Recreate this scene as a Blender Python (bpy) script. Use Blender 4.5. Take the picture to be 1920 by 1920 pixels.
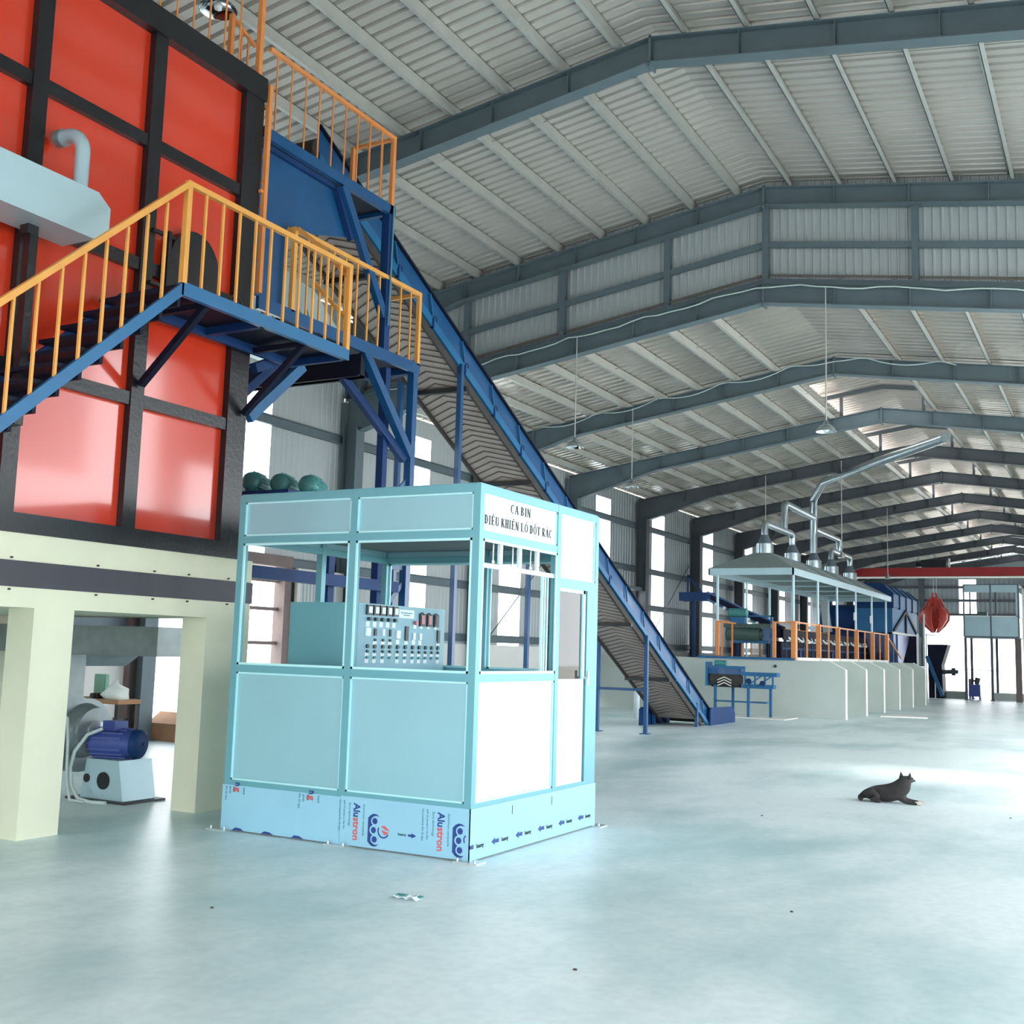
import bpy, math, random
from mathutils import Vector, Matrix
random.seed(7)
S = bpy.context.scene
for o in list(bpy.data.objects): bpy.data.objects.remove(o)

# ---------------- camera ----------------
cam = bpy.data.objects.new('camera', bpy.data.cameras.new('camera'))
S.collection.objects.link(cam); S.camera = cam
yaw, pitch, roll, fpx = 0.50069363, 0.12226365, 0.02893342, 2104.6818
fwd = Vector((-math.sin(yaw)*math.cos(pitch), math.cos(yaw)*math.cos(pitch), math.sin(pitch)))
r0 = Vector((math.cos(yaw), math.sin(yaw), 0)); u0 = r0.cross(fwd)
rt = r0*math.cos(roll)+u0*math.sin(roll); up = u0*math.cos(roll)-r0*math.sin(roll)
M = Matrix((rt, up, -fwd)).transposed().to_4x4(); M.translation = (0, 0, 1.5)
cam.matrix_world = M
cam.data.sensor_width = 36; cam.data.lens = fpx/1920*36
cam.data.clip_start = .05; cam.data.clip_end = 500

# ---------------- world, light, exposure ----------------
S.view_settings.view_transform = 'Standard'; S.view_settings.look = 'None'
S.view_settings.gamma = 1; S.view_settings.use_curve_mapping = False
S.view_settings.exposure = 0.84
W = bpy.data.worlds.new('sky'); S.world = W; W.use_nodes = True
bg = W.node_tree.nodes['Background']
bg.inputs[0].default_value = (.93, .97, 1, 1); bg.inputs[1].default_value = 4.2
def portal(loc, rot, sx, sy):
    l = bpy.data.lights.new('daylight_portal', 'AREA'); l.shape = 'RECTANGLE'; l.size = sx; l.size_y = sy
    l.cycles.is_portal = True
    o = bpy.data.objects.new('daylight_portal', l); o.location = loc; o.rotation_euler = rot
    S.collection.objects.link(o)
WR = 3.4            # right wall plane
RIGHT_OPEN = [(-9.2, -3.2, 4.4), (-2.2, 2.0, 3.7), (2.8, 7.0, 3.7), (7.8, 12.0, 3.9), (12.7, 17.1, 4.7), (17.6, 22, 5.4), (22.7, 27, 5.4), (27.7, 32, 5.2), (33, 37, 4.2), (43, 47, 4.2), (53, 57, 4.2)]
for a, b, h in RIGHT_OPEN[:9]:
    portal((WR+.1, (a+b)/2, h/2), (math.pi/2, 0, math.pi/2), b-a, h)   # -Z faces -X
portal((-5, -12.1, 3.2), (-math.pi/2, 0, 0), 13, 6.4)

sun = bpy.data.lights.new('sun', 'SUN'); sun.energy = 1.5; sun.angle = math.radians(7); sun.color = (1, .98, .94)
so_ = bpy.data.objects.new('sun', sun); S.collection.objects.link(so_); so_.location = (20, 10, 20)
so_.rotation_euler = (0, math.radians(90-46), 0)      # shines towards -X, 46 degrees high

# ---------------- materials ----------------
def lin(c):
    return tuple(((v/255+.055)/1.055)**2.4 if v/255 > .04045 else v/255/12.92 for v in c)+(1,)
MATS = {}
def mat(name, rgb, rough=.5, metal=0., var=.12, scale=3., bump=0., bscale=40., spec=.5, coat=0.):
    m = bpy.data.materials.new(name); m.use_nodes = True; nt = m.node_tree; b = nt.nodes['Principled BSDF']
    b.inputs['Roughness'].default_value = rough; b.inputs['Metallic'].default_value = metal
    b.inputs['Specular IOR Level'].default_value = spec; b.inputs['Coat Weight'].default_value = coat
    b.inputs['Coat Roughness'].default_value = .08
    tc = nt.nodes.new('ShaderNodeTexCoord'); n = nt.nodes.new('ShaderNodeTexNoise')
    n.inputs['Scale'].default_value = scale; n.inputs['Detail'].default_value = 5
    nt.links.new(tc.outputs['Object'], n.inputs['Vector'])
    r = nt.nodes.new('ShaderNodeValToRGB'); c = lin(rgb)
    r.color_ramp.elements[0].position = .3; r.color_ramp.elements[1].position = .7
    r.color_ramp.elements[0].color = tuple(v*(1-var) for v in c[:3])+(1,)
    r.color_ramp.elements[1].color = tuple(min(1, v*(1+var*.6)) for v in c[:3])+(1,)
    nt.links.new(n.outputs['Fac'], r.inputs[0]); nt.links.new(r.outputs[0], b.inputs['Base Color'])
    if bump:
        n2 = nt.nodes.new('ShaderNodeTexNoise'); n2.inputs['Scale'].default_value = bscale
        nt.links.new(tc.outputs['Object'], n2.inputs['Vector'])
        bp = nt.nodes.new('ShaderNodeBump'); bp.inputs['Strength'].default_value = bump; bp.inputs['Distance'].default_value = .02
        nt.links.new(n2.outputs['Fac'], bp.inputs['Height']); nt.links.new(bp.outputs[0], b.inputs['Normal'])
    MATS[name] = m; return m
mat('desk_face', (134, 180, 196), .5, 0, .03, 2)
mat('orange_paint', (212, 60, 34), .2, 0, .06, 1.2, .16, 1.6, coat=.9)
mat('black_steel', (30, 30, 34), .32, 0, .3, 4, .1, 30)
mat('cream_concrete', (222, 224, 200), .8, 0, .05, 2, .1, 60)
mat('grey_band', (62, 62, 72), .5, 0, .1, 3)
mat('cabin_frame', (108, 168, 180), .38, .25, .04, 2)
mat('cabin_panel', (150, 196, 208), .34, .3, .05, 1.4)
mat('cabin_bead', (190, 240, 246), .3, .2, .03, 2)
mat('white_and_lit_panel', (222, 236, 240), .4, 0, .03, 2)  # white dials, and teal cabin panels with strong light put into the colour
mat('skirt_film', (148, 198, 220), .3, 0, .04, 3)
mat('grey_ceiling', (110, 120, 122), .6, 0, .05, 2)
mat('clear_aluminium', (200, 208, 210), .3, .6, .05, 4)
mat('blue_paint', (20, 78, 128), .34, 0, .12, 3, coat=.3)
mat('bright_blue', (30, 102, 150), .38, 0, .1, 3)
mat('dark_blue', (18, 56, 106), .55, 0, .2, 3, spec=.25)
mat('navy_sheet', (18, 24, 44), .6, 0, .2, 2, spec=.2)
mat('steel_blue', (34, 98, 146), .55, .0, .15, 2)
mat('motor_blue', (58, 78, 150), .4, 0, .15, 6)
mat('amber_paint', (228, 164, 82), .42, 0, .08, 6)
mat('orange_rail', (220, 140, 78), .45, 0, .08, 6)
mat('galvanised', (140, 150, 152), .4, .45, .14, 8)
mat('duct_silver', (178, 192, 198), .26, .8, .12, 7)
mat('silver_paint', (176, 204, 214), .4, .25, .06, 2)
mat('frame_grey', (92, 108, 116), .5, .1, .1, 3)
mat('frame_dark', (74, 80, 86), .5, .1, .1, 3)
mat('purlin_grey', (182, 184, 180), .4, .35, .08, 4)
mat('roof_sheet', (184, 181, 176), .42, .25, .07, .8)
mat('roof_foil', (190, 182, 174), .28, .6, .12, .6, .7, 5.0)
mat('canopy_sheet', (146, 162, 162), .5, .1, .06, 2)
mat('wall_sheet', (150, 160, 164), .4, .3, .1, .7, .15, 3)
mat('gable_sheet', (172, 180, 182), .5, .15, .05, 1)
mat('white_wall', (214, 216, 212), .8, 0, .06, 1)
mat('platform_concrete', (188, 198, 192), .85, 0, .1, .9, .1, 40)
mat('edge_white', (236, 236, 230), .7, 0, .04, 4)
mat('rubber', (56, 52, 50), .7, 0, .2, 5)
mat('lit_belt', (158, 146, 140), .6, 0, .12, 4)  # rubber return belt with the light on it put into a paler colour
mat('belt_rib', (98, 88, 86), .6, 0, .12, 4)
mat('lilac_guard', (120, 128, 172), .4, .1, .1, 3)
mat('red_paint', (170, 42, 48), .42, 0, .15, 3)
mat('grab_red', (190, 62, 52), .45, 0, .15, 4)
mat('green_motor', (70, 140, 140), .4, .1, .15, 6)
mat('green_drum', (72, 96, 92), .5, .1, .15, 5)
mat('white_label', (228, 240, 244), .6, 0, .02, 5)
mat('button_dark', (36, 66, 72), .4, 0, .1, 9)
mat('meter_dark', (44, 52, 60), .4, 0, .1, 9)
mat('meter_red', (190, 120, 124), .4, 0, .1, 9)
mat('ink_dark', (22, 28, 32), .6, 0, .05, 9)
mat('ink_blue', (28, 62, 132), .5, 0, .05, 9)
mat('ink_red', (206, 96, 100), .5, 0, .05, 9)
mat('ink_teal', (86, 140, 160), .6, 0, .05, 9)
mat('cardboard', (164, 124, 92), .8, 0, .15, 5)
mat('dog_fur', (50, 46, 46), .8, 0, .35, 14, .5, 120)
mat('pale_fur', (196, 192, 184), .8, 0, .2, 14)
mat('white_bag', (222, 232, 226), .5, 0, .1, 8, .6, 20)
mat('green_cloth', (120, 168, 148), .7, 0, .1, 8)
mat('hose', (190, 206, 204), .5, 0, .05, 8)
mat('brown_door', (112, 98, 96), .6, 0, .15, 2)
mat('reflector', (210, 216, 218), .12, 1, .05, 4)
mat('yard', (206, 202, 192), .9, 0, .08, .3)
# floor: burnished pale concrete with broad damp-looking patches and trowel marks
def floor_mat():
    m = bpy.data.materials.new('floor_concrete'); m.use_nodes = True; nt = m.node_tree; b = nt.nodes['Principled BSDF']
    N = nt.nodes.new; L = nt.links.new
    tc = N('ShaderNodeTexCoord')
    mp = N('ShaderNodeMapping'); mp.inputs['Scale'].default_value = (.55, .3, 1); L(tc.outputs['Object'], mp.inputs[0])
    n1 = N('ShaderNodeTexNoise'); n1.inputs['Scale'].default_value = 1.1; n1.inputs['Detail'].default_value = 6; n1.inputs['Roughness'].default_value = .6; L(mp.outputs[0], n1.inputs['Vector'])
    n2 = N('ShaderNodeTexNoise'); n2.inputs['Scale'].default_value = 14; n2.inputs['Detail'].default_value = 8; L(tc.outputs['Object'], n2.inputs['Vector'])
    r = N('ShaderNodeValToRGB'); e = r.color_ramp.elements
    e[0].position = .36; e[0].color = lin((184, 213, 216)); e[1].position = .56; e[1].color = lin((228, 244, 246))
    L(n1.outputs['Fac'], r.inputs[0])
    r2 = N('ShaderNodeValToRGB'); r2.color_ramp.elements[0].position = .35; r2.color_ramp.elements[0].color = (.9, .9, .9, 1)
    r2.color_ramp.elements[1].position = .6; L(n2.outputs['Fac'], r2.inputs[0])
    mx = N('ShaderNodeMix'); mx.data_type = 'RGBA'; mx.blend_type = 'MULTIPLY'; mx.inputs[0].default_value = .6
    L(r.outputs[0], mx.inputs[6]); L(r2.outputs[0], mx.inputs[7]); L(mx.outputs[2], b.inputs['Base Color'])
    mr = N('ShaderNodeMapRange'); mr.inputs[3].default_value = .28; mr.inputs[4].default_value = .5; L(n1.outputs['Fac'], mr.inputs[0]); L(mr.outputs[0], b.inputs['Roughness'])
    bp = N('ShaderNodeBump'); bp.inputs['Strength'].default_value = .08; bp.inputs['Distance'].default_value = .02
    L(n2.outputs['Fac'], bp.inputs['Height']); L(bp.outputs[0], b.inputs['Normal'])
    MATS['floor_concrete'] = m
floor_mat()
def trans_mat(name, col, t):
    m = bpy.data.materials.new(name); m.use_nodes = True; nt = m.node_tree; N = nt.nodes.new; L = nt.links.new
    nt.nodes.remove(nt.nodes['Principled BSDF']); out = nt.nodes['Material Output']
    a = N('ShaderNodeBsdfTransparent'); a.inputs[0].default_value = (*col, 1)
    b = N('ShaderNodeBsdfTranslucent'); n = N('ShaderNodeTexNoise'); n.inputs['Scale'].default_value = 4
    rr = N('ShaderNodeValToRGB'); rr.color_ramp.elements[0].color = (*[c*.9 for c in col], 1); rr.color_ramp.elements[1].color = (*col, 1)
    L(n.outputs['Fac'], rr.inputs[0]); L(rr.outputs[0], b.inputs[0])
    x = N('ShaderNodeMixShader'); x.inputs[0].default_value = t
    L(a.outputs[0], x.inputs[1]); L(b.outputs[0], x.inputs[2]); L(x.outputs[0], out.inputs['Surface']); MATS[name] = m
trans_mat('clear_sheet', (.9, .97, 1), .35)
trans_mat('clear_dim', (.6, .64, .66), .35)
def glass_mat():
    m = bpy.data.materials.new('glass'); m.use_nodes = True; b = m.node_tree.nodes['Principled BSDF']
    nt = m.node_tree; N = nt.nodes.new; L = nt.links.new
    a = N('ShaderNodeBsdfTransparent'); a.inputs[0].default_value = (.93, .97, .97, 1)
    g = N('ShaderNodeBsdfGlossy'); g.inputs['Roughness'].default_value = .03
    f = N('ShaderNodeFresnel'); f.inputs[0].default_value = 1.45
    x = N('ShaderNodeMixShader'); L(f.outputs[0], x.inputs[0]); L(a.outputs[0], x.inputs[1]); L(g.outputs[0], x.inputs[2])
    L(x.outputs[0], nt.nodes['Material Output'].inputs['Surface']); MATS['glass'] = m
glass_mat()

# ---------------- mesh helpers ----------------
class MB:
    def __init__(s): s.v = []; s.f = []; s.sm = []
    def add(s, vs, fs, smooth=False):
        n = len(s.v); s.v += [Vector(v) for v in vs]; s.f += [tuple(i+n for i in f) for f in fs]; s.sm += [smooth]*len(fs); return s
    def box(s, x0, x1, y0, y1, z0, z1):
        x0, x1 = sorted((x0, x1)); y0, y1 = sorted((y0, y1)); z0, z1 = sorted((z0, z1))
        return s.add([(x, y, z) for z in (z0, z1) for y in (y0, y1) for x in (x0, x1)],
                     [(0, 2, 3, 1), (4, 5, 7, 6), (0, 1, 5, 4), (2, 6, 7, 3), (0, 4, 6, 2), (1, 3, 7, 5)])
    def bar(s, a, b, w, h, upv=(0, 0, 1)):
        a = Vector(a); b = Vector(b); d = (b-a).normalized(); u = Vector(upv)
        if abs(d.dot(u)) > .99: u = Vector((0, 1, 0))
        sd = d.cross(u).normalized(); u = sd.cross(d)
        vs = [p+sd*i*w/2+u*j*h/2 for p in (a, b) for i, j in ((-1, -1), (1, -1), (1, 1), (-1, 1))]
        return s.add(vs, [(3, 2, 1, 0), (4, 5, 6, 7), (0, 1, 5, 4), (1, 2, 6, 5), (2, 3, 7, 6), (3, 0, 4, 7)])
    def cyl(s, a, b, r0, r1=None, n=16, caps=True):
        r1 = r0 if r1 is None else r1; a = Vector(a); b = Vector(b); d = (b-a).normalized()
        u = Vector((0, 0, 1)) if abs(d.z) < .9 else Vector((1, 0, 0)); e = d.cross(u).normalized(); g = d.cross(e)
        vs = []
        for p, r in ((a, r0), (b, r1)):
            vs += [p+(e*math.cos(2*math.pi*i/n)+g*math.sin(2*math.pi*i/n))*r for i in range(n)]
        s.add(vs, [(i, i+n, (i+1) % n+n, (i+1) % n) for i in range(n)], True)
        if caps: 
            s.add(vs[:n], [tuple(range(n))]); s.add(vs[n:], [tuple(reversed(range(n)))])
        return s
    def tube(s, pts, r, n=8):
        pts = [Vector(p) for p in pts]; rings = []; last = None
        for i, p in enumerate(pts):
            d = (pts[min(i+1, len(pts)-1)]-pts[max(i-1, 0)]).normalized()
            if last is None:
                u = Vector((0, 0, 1)) if abs(d.z) < .9 else Vector((1, 0, 0)); e = d.cross(u).normalized()
            else: e = (last-d*last.dot(d)).normalized()
            last = e; g = d.cross(e); rr = r[i] if isinstance(r, (list, tuple)) else r
            rings.append([p+(e*math.cos(2*math.pi*k/n)+g*math.sin(2*math.pi*k/n))*rr for k in range(n)])
        vs = [v for q in rings for v in q]; fs = []
        for i in range(len(pts)-1):
            fs += [(i*n+k, i*n+(k+1) % n, (i+1)*n+(k+1) % n, (i+1)*n+k) for k in range(n)]
        s.add(vs, fs, True); s.add(rings[0], [tuple(reversed(range(n)))]); s.add(rings[-1], [tuple(range(n))]); return s
    def prism(s, poly, ax, a, b):
        # poly in the two other axes (in xyz order), extruded along ax from a to b
        def mk(p, t):
            l = list(p); l.insert('xyz'.index(ax), t); return l
        n = len(poly); vs = [mk(p, a) for p in poly]+[mk(p, b) for p in poly]
        return s.add(vs, [tuple(range(n)), tuple(range(2*n-1, n-1, -1))]+[(i, i+n, (i+1) % n+n, (i+1) % n) for i in range(n)])
    def lathe(s, c, prof, n=20, axis=(0, 0, 1)):
        c = Vector(c); d = Vector(axis).normalized(); u = Vector((0, 0, 1)) if abs(d.z) < .9 else Vector((1, 0, 0))
        e = d.cross(u).normalized(); g = d.cross(e); m = len(prof)
        vs = [c+d*z+(e*math.cos(2*math.pi*i/n)+g*math.sin(2*math.pi*i/n))*r for i in range(n) for r, z in prof]
        return s.add(vs, [(i*m+k, ((i+1) % n)*m+k, ((i+1) % n)*m+k+1, i*m+k+1) for i in range(n) for k in range(m-1)], True)
    def xf(s, fn): s.v = [Vector(fn(v)) for v in s.v]; return s
    def build(s, name, m, parent=None, loc=None):
        if parent is not None: o0 = Vector(parent['_o'])
        elif loc is not None: o0 = Vector(loc)
        else:
            xs = [v.x for v in s.v]; ys = [v.y for v in s.v]; o0 = Vector(((min(xs)+max(xs))/2, (min(ys)+max(ys))/2, min(v.z for v in s.v)))
        me = bpy.data.meshes.new(name); me.from_pydata([tuple(v-o0) for v in s.v], [], s.f)
        me.polygons.foreach_set('use_smooth', s.sm); me.update()
        me.materials.append(MATS[m] if isinstance(m, str) else m)
        o = bpy.data.objects.new(name, me); S.collection.objects.link(o); o['_o'] = tuple(o0)
        if parent is not None: o.parent = parent
        else: o.location = o0
        return o
def fixnormals(o):
    import bmesh
    b = bmesh.new(); b.from_mesh(o.data); bmesh.ops.recalc_face_normals(b, faces=b.faces); b.to_mesh(o.data); b.free(); return o
def thing(name, label, cat, loc, group=None):
    o = bpy.data.objects.new(name, None); S.collection.objects.link(o); o.location = loc; o['_o'] = tuple(loc)
    o.empty_display_size = .2; return tag(o, label, cat, group)
def tag(o, label, cat, group=None, kind=None):
    o['label'] = label; o['category'] = cat
    if group: o['group'] = group
    if kind: o['kind'] = kind
    return o
def struct(name, mb, m): o = mb.build(name, m); o['kind'] = 'structure'; return o
def box(*a): return MB().box(*a)
def bar(*a, **k): return MB().bar(*a, **k)
def cyl(*a, **k): return MB().cyl(*a, **k)
def text(name, body, m, parent, size, org, right, upd, align='LEFT', ext=.0012, bold=0., squeeze=1.):
    # writing as a thin raised mesh: origin, reading direction, up direction
    c = bpy.data.curves.new(name, 'FONT'); c.body = body; c.size = size; c.align_x = align; c.extrude = ext; c.offset = bold; c.resolution_u = 3
    t = bpy.data.objects.new(name, c); S.collection.objects.link(t)
    bpy.context.view_layer.update()
    me = bpy.data.meshes.new_from_object(t.evaluated_get(bpy.context.evaluated_depsgraph_get()))
    bpy.data.objects.remove(t)
    R = Vector(right).normalized(); U = Vector(upd).normalized(); N = R.cross(U)
    o0 = Vector(parent['_o'])
    for v in me.vertices:
        p = v.co.copy(); v.co = Vector(org)+R*p.x*squeeze+U*p.y+N*p.z-o0
    me.materials.clear(); me.materials.append(MATS[m]); me.update()
    o = bpy.data.objects.new(name, me); S.collection.objects.link(o); o.parent = parent; return o

# ================= THE HALL =================
XL, XR, RX = -13.3, WR, -4.95
SL = .15
YH = 17.35
def hi(x): return 9.12-SL*abs(x-RX)
def lo(x): return 7.50-SL*abs(x-RX)
Y0, Y1 = -12.0, 68.0
struct('floor', box(XL, XR, Y0, 52.0, -.2, 0), 'floor_concrete')
struct('floor', box(XL, XR, 52.0, Y1, -.2, -.001), 'floor_concrete')
struct('floor', box(-60, 50, -50, 140, -.5, -.22), 'yard')

def corrugated(fn, u0, u1, w0, w1, pitch, depth, wcuts=None):
    # fn(u,w,d): ribs repeat along u, run along w
    mb = MB(); prof = []; u = u0
    while u < u1:
        for du, d in ((0, 0), (.62*pitch, 0), (.72*pitch, depth), (.9*pitch, depth)):
            if u+du <= u1: prof.append((u+du, d))
        u += pitch
    prof.append((u1, 0))
    vs = []; fs = []
    for a, d in prof: vs += [fn(a, w0, d), fn(a, w1, d)]
    for i in range(len(prof)-1): fs.append((2*i, 2*i+1, 2*i+3, 2*i+2))
    return mb.add(vs, fs)
PZ = .17     # purlin zone above rafters
EL = -13.45
struct('ceiling', corrugated(lambda u, w, d: (w, u, hi(w)+PZ+d), Y0, YH+.2, EL, RX, .19, .045), 'roof_sheet')
struct('ceiling', corrugated(lambda u, w, d: (w, u, hi(w)+PZ+d), Y0, YH+.2, RX, XR+.15, .19, .045), 'roof_sheet')
GAP = 1.05
struct('ceiling', corrugated(lambda u, w, d: (w, u, lo(w)+PZ+d), YH, Y1, EL, RX-GAP, .25, .04), 'roof_foil')
struct('ceiling', corrugated(lambda u, w, d: (w, u, lo(w)+PZ+d), YH, Y1, RX+GAP, XR+.15, .25, .04), 'roof_foil')
struct('ceiling', corrugated(lambda u, w, d: (w, u, lo(w)+PZ+d), YH, 24.5, RX-GAP, RX, .25, .04), 'roof_foil')
struct('ceiling', corrugated(lambda u, w, d: (w, u, lo(w)+PZ+d), YH, 24.5, RX, RX+GAP, .25, .04), 'roof_foil')
# raised ridge vent beyond the second frame
for s_ in (-1, 1):
    x0, x1 = RX, RX+s_*1.5
    struct('ceiling', corrugated(lambda u, w, d: (w, u, 8.12-.15*abs(w-RX)+d), 24.5, Y1, x0, x1, .25, .04), 'roof_foil')
for k in range(2, 11):
    y = YH+5*k
    m_ = MB()
    for s_ in (-1, 1):
        m_.bar((RX, y, 8.03), (RX+s_*1.45, y, 7.83), .06, .1).bar((RX+s_*.95, y, lo(RX+1)), (RX+s_*.95, y, 7.9), .07, .07)
    struct('trim_%d' % (300+k), m_, 'frame_dark')

# portal frames
tn = 1
for k in range(-4, 11):
    y = YH+5*k
    for kind in (('hi',) if k < 0 else (('hi', 'lo') if k == 0 else ('lo',))):
        f = hi if kind == 'hi' else lo; m_ = MB(); D = .33
        for xe, sg in ((XL, 1), (XR, -1)):
            if kind == 'hi' and k == 0: D = .31
            n = 7
            a = (xe+sg*.25, y, f(xe)-D/2-.02); b = (RX, y, f(RX)-D/2)
            # web + flanges + stiffeners
            m_.prism([(xe+sg*.1, f(xe)), (RX, f(RX)), (RX, f(RX)-D), (xe+sg*2.6, f(xe+sg*2.6)-D-.02), (xe+sg*.45, f(xe)-.62), (xe+sg*.1, f(xe)-.62)], 'y', y-.006, y+.006)
            m_.bar((xe+sg*.1, y, f(xe)-.008), (RX, y, f(RX)-.008), .2, .014)
            m_.bar((xe+sg*2.6, y, f(xe+sg*2.6)-D-.02), (RX, y, f(RX)-D), .2, .014)
            m_.bar((xe+sg*.45, y, f(xe)-.62), (xe+sg*2.6, y, f(xe+sg*2.6)-D-.02), .2, .014)
            for q in range(1, n):
                x = xe+sg*(.45+q*(abs(RX-xe)-.45)/n)
                m_.box(x-.006, x+.006, y-.09, y+.09, f(x)-D, f(x)-.01)
            zt = f(xe)-.05
            if not (sg == -1 and False):
                zb = lo(xe)+.02 if (kind == 'hi' and k == 0) else 0
                m_.box(xe+sg*.08, xe+sg*.095, y-.13, y+.13, zb, zt).box(xe+sg*.40, xe+sg*.415, y-.13, y+.13, zb, zt-.5)
                m_.box(xe+sg*.095, xe+sg*.40, y-.005, y+.005, zb, zt-.52)
                m_.box(xe+sg*.02, xe+sg*.5, y-.17, y+.17, 0, .02)
        m_.box(RX-.015, RX+.015, y-.1, y+.1, f(RX)-D-.06, f(RX)+.02)
        if kind == 'hi' and k == 0: m_.xf(lambda v: v)
        struct('trim_%d' % tn, m_, 'frame_grey' if y < 30 else 'frame_dark'); tn += 1
# purlins: one member each
offs = [.42, 1.2, 2.03, 2.86, 3.69, 4.52, 5.35, 6.18, 7.01, 7.84]
for f, ya, yb in ((hi, Y0, YH+.1), (lo, YH+.1, Y1)):
    for s_ in (-1, 1):
        for q in offs:
            if f is lo and q < .5: continue
            x = RX+s_*q; z = f(x)
            m_ = MB().box(x-.004, x+.004, ya, yb, z+.005, z+PZ-.005)
            m_.box(x-.004, x+s_*.055, ya, yb, z+.005, z+.013).box(x-.055, x+.004, ya, yb, z+PZ-.012, z+PZ-.005)
            struct('trim_%d' % tn, m_, 'purlin_grey'); tn += 1
    for s_ in (-1, 1):                                 # sag rods at mid bay
        y = ya+5.35 if f is hi else ya+2.4
        m_ = MB()
        while y < min(yb, 40):
            m_.bar((RX+s_*1.1, y, f(RX+1.1)+.09), (RX+s_*8.2, y, f(RX+8.2)+.09), .012, .012); y += 5
        struct('trim_%d' % tn, m_, 'purlin_grey'); tn += 1

# step wall between the high and the low roof
m_ = corrugated(lambda u, w, d: (u, YH+.16-d, (lo(u)+.0) if w == 0 else hi(u)+PZ+.03), XL, RX, 0, 1, .13, .02)
struct('wall_gable', m_, 'gable_sheet')
struct('wall_gable', corrugated(lambda u, w, d: (u, YH+.16-d, (lo(u)+.0) if w == 0 else hi(u)+PZ+.03), RX, XR, 0, 1, .13, .02), 'gable_sheet')
for x in (-12.4, -10.6, -8.62, -6.65, -4.95, -2.63, -.6, 1.4):
    struct('trim_%d' % tn, MB().box(x-.05, x+.05, YH+.02, YH+.13, lo(x), hi(x)-.3), 'frame_grey'); tn += 1
for s_, xe in ((-1, XL), (1, XR)):
    struct('trim_%d' % tn, MB().bar((xe, YH+.08, (lo(xe)+hi(xe))/2-.12), (RX, YH+.08, (lo(RX)+hi(RX))/2-.12), .06, .1), 'frame_grey'); tn += 1
    struct('trim_%d' % tn, MB().bar((xe, YH+.06, lo(xe)+.05), (RX, YH+.06, lo(RX)+.05), .1, .1), 'frame_grey'); tn += 1

# left wall: corrugated sheeting above a plinth, split round the openings
strips = []
for k in range(-3, 11):
    y = YH+5*k
    a, b = {2: (2.0, 3.05), -1: (1.9, 2.9), 0: (2.3, 3.15)}.get(k, (1.4, 2.5))
    strips.append((y+a, y+b, 1.6 if k != 2 else 3.98))
def wsheet(ya, yb, za, zb):
    if yb-ya < .02 or zb-za < .02: return
    if ya < 26: struct('wall_left', corrugated(lambda u, w, d: (XL-d, u, w), ya, yb, za, zb, .16, .01), 'gable_sheet')
    else: struct('wall_left', corrugated(lambda u, w, d: (XL-d, u, w), ya, yb, za, zb, .2, .03), 'wall_sheet')
def eave(y): return (hi(XL) if y < YH else lo(XL))+.15
DOOR1 = (12.3, 15.7, 2.85); DOOR2 = (28.2, 32.1, 3.4)
ys = sorted(set([Y0, YH, 17.34, Y1]+[v for s_ in strips for v in s_[:2]]+list(DOOR1[:2])+list(DOOR2[:2])))
for a, b in zip(ys[:-1], ys[1:]):
    mid = (a+b)/2; z0 = 1.55; top = eave(mid)
    if b <= DOOR1[1]+.01 and a >= DOOR1[0]-.01: z0 = DOOR1[2]
    if b <= DOOR2[1]+.01 and a >= DOOR2[0]-.01: z0 = DOOR2[2]
    st = [s_ for s_ in strips if s_[0]-.01 <= a and b <= s_[1]+.01]
    if st:
        zt = 6.02 if mid > YH else 6.05
        wsheet(a, b, zt, top)
        if st[0][2] > z0: wsheet(a, b, z0, st[0][2])
    else: wsheet(a, b, z0, top)
for i, (a, b, z) in enumerate(strips):
    zb = max(z, DOOR1[2] if a < DOOR1[1] and b > DOOR1[0] else 0)
    struct('window_%d' % (i+1), MB().box(XL-.03, XL-.022, a, b, zb, 6.03), 'clear_sheet')
for a, b in ((Y0, DOOR1[0]), (DOOR1[1], DOOR2[0]), (DOOR2[1], Y1)):
    struct('wall_left', box(XL-.2, XL+.04, a, b, 0, 1.6), 'white_wall')
for z in (1.75, 2.95, 4.1, 5.45):
    for a, b in ((Y0, DOOR1[0]), (DOOR1[1], DOOR2[0]), (DOOR2[1], Y1)) if z < 2.9 else ((Y0, Y1),):
        struct('trim_%d' % tn, MB().box(XL+.0, XL+.07, a, b, z-.09, z-.07).box(XL+.0, XL+.02, a, b, z-.09, z+.09).box(XL, XL+.07, a, b, z+.07, z+.09), 'frame_grey'); tn += 1
for a, b, z in ((23, 27, 0), (33, 37, 0)):              # wall braces
    struct('trim_%d' % tn, MB().bar((XL+.12, a, 1.7), (XL+.12, b, 4.6), .02, .02), 'frame_dark'); tn += 1
# door 1: opening with a barred leaf; the other leaf stands open against the wall
m_ = MB()
for y in (12.3, 13.95, 15.75): m_.box(XL-.08, XL+.16, y-.09, y+.09, 0, 2.95)
m_.box(XL-.09, XL+.17, 12.2, 15.85, 2.85, 3.05)
for z in (.5, 1.5, 2.1, 2.6): m_.box(XL-.03, XL+.03, 14.0, 15.7, z-.03, z+.03)
struct('door_1', m_, 'brown_door')
m_ = corrugated(lambda u, w, d: (XL+.2+d, u, w), 15.95, 17.15, .05, 2.8, .1, .02)
struct('door_1', m_, 'gable_sheet')
m_ = MB()
for z in (.1, .9, 1.7, 2.8): m_.box(XL+.22, XL+.26, 15.9, 17.2, z-.05, z+.05)
for y in (15.92, 17.18): m_.box(XL+.2, XL+.27, y-.04, y+.04, .02, 2.85)
struct('door_1', m_, 'purlin_grey')
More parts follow.
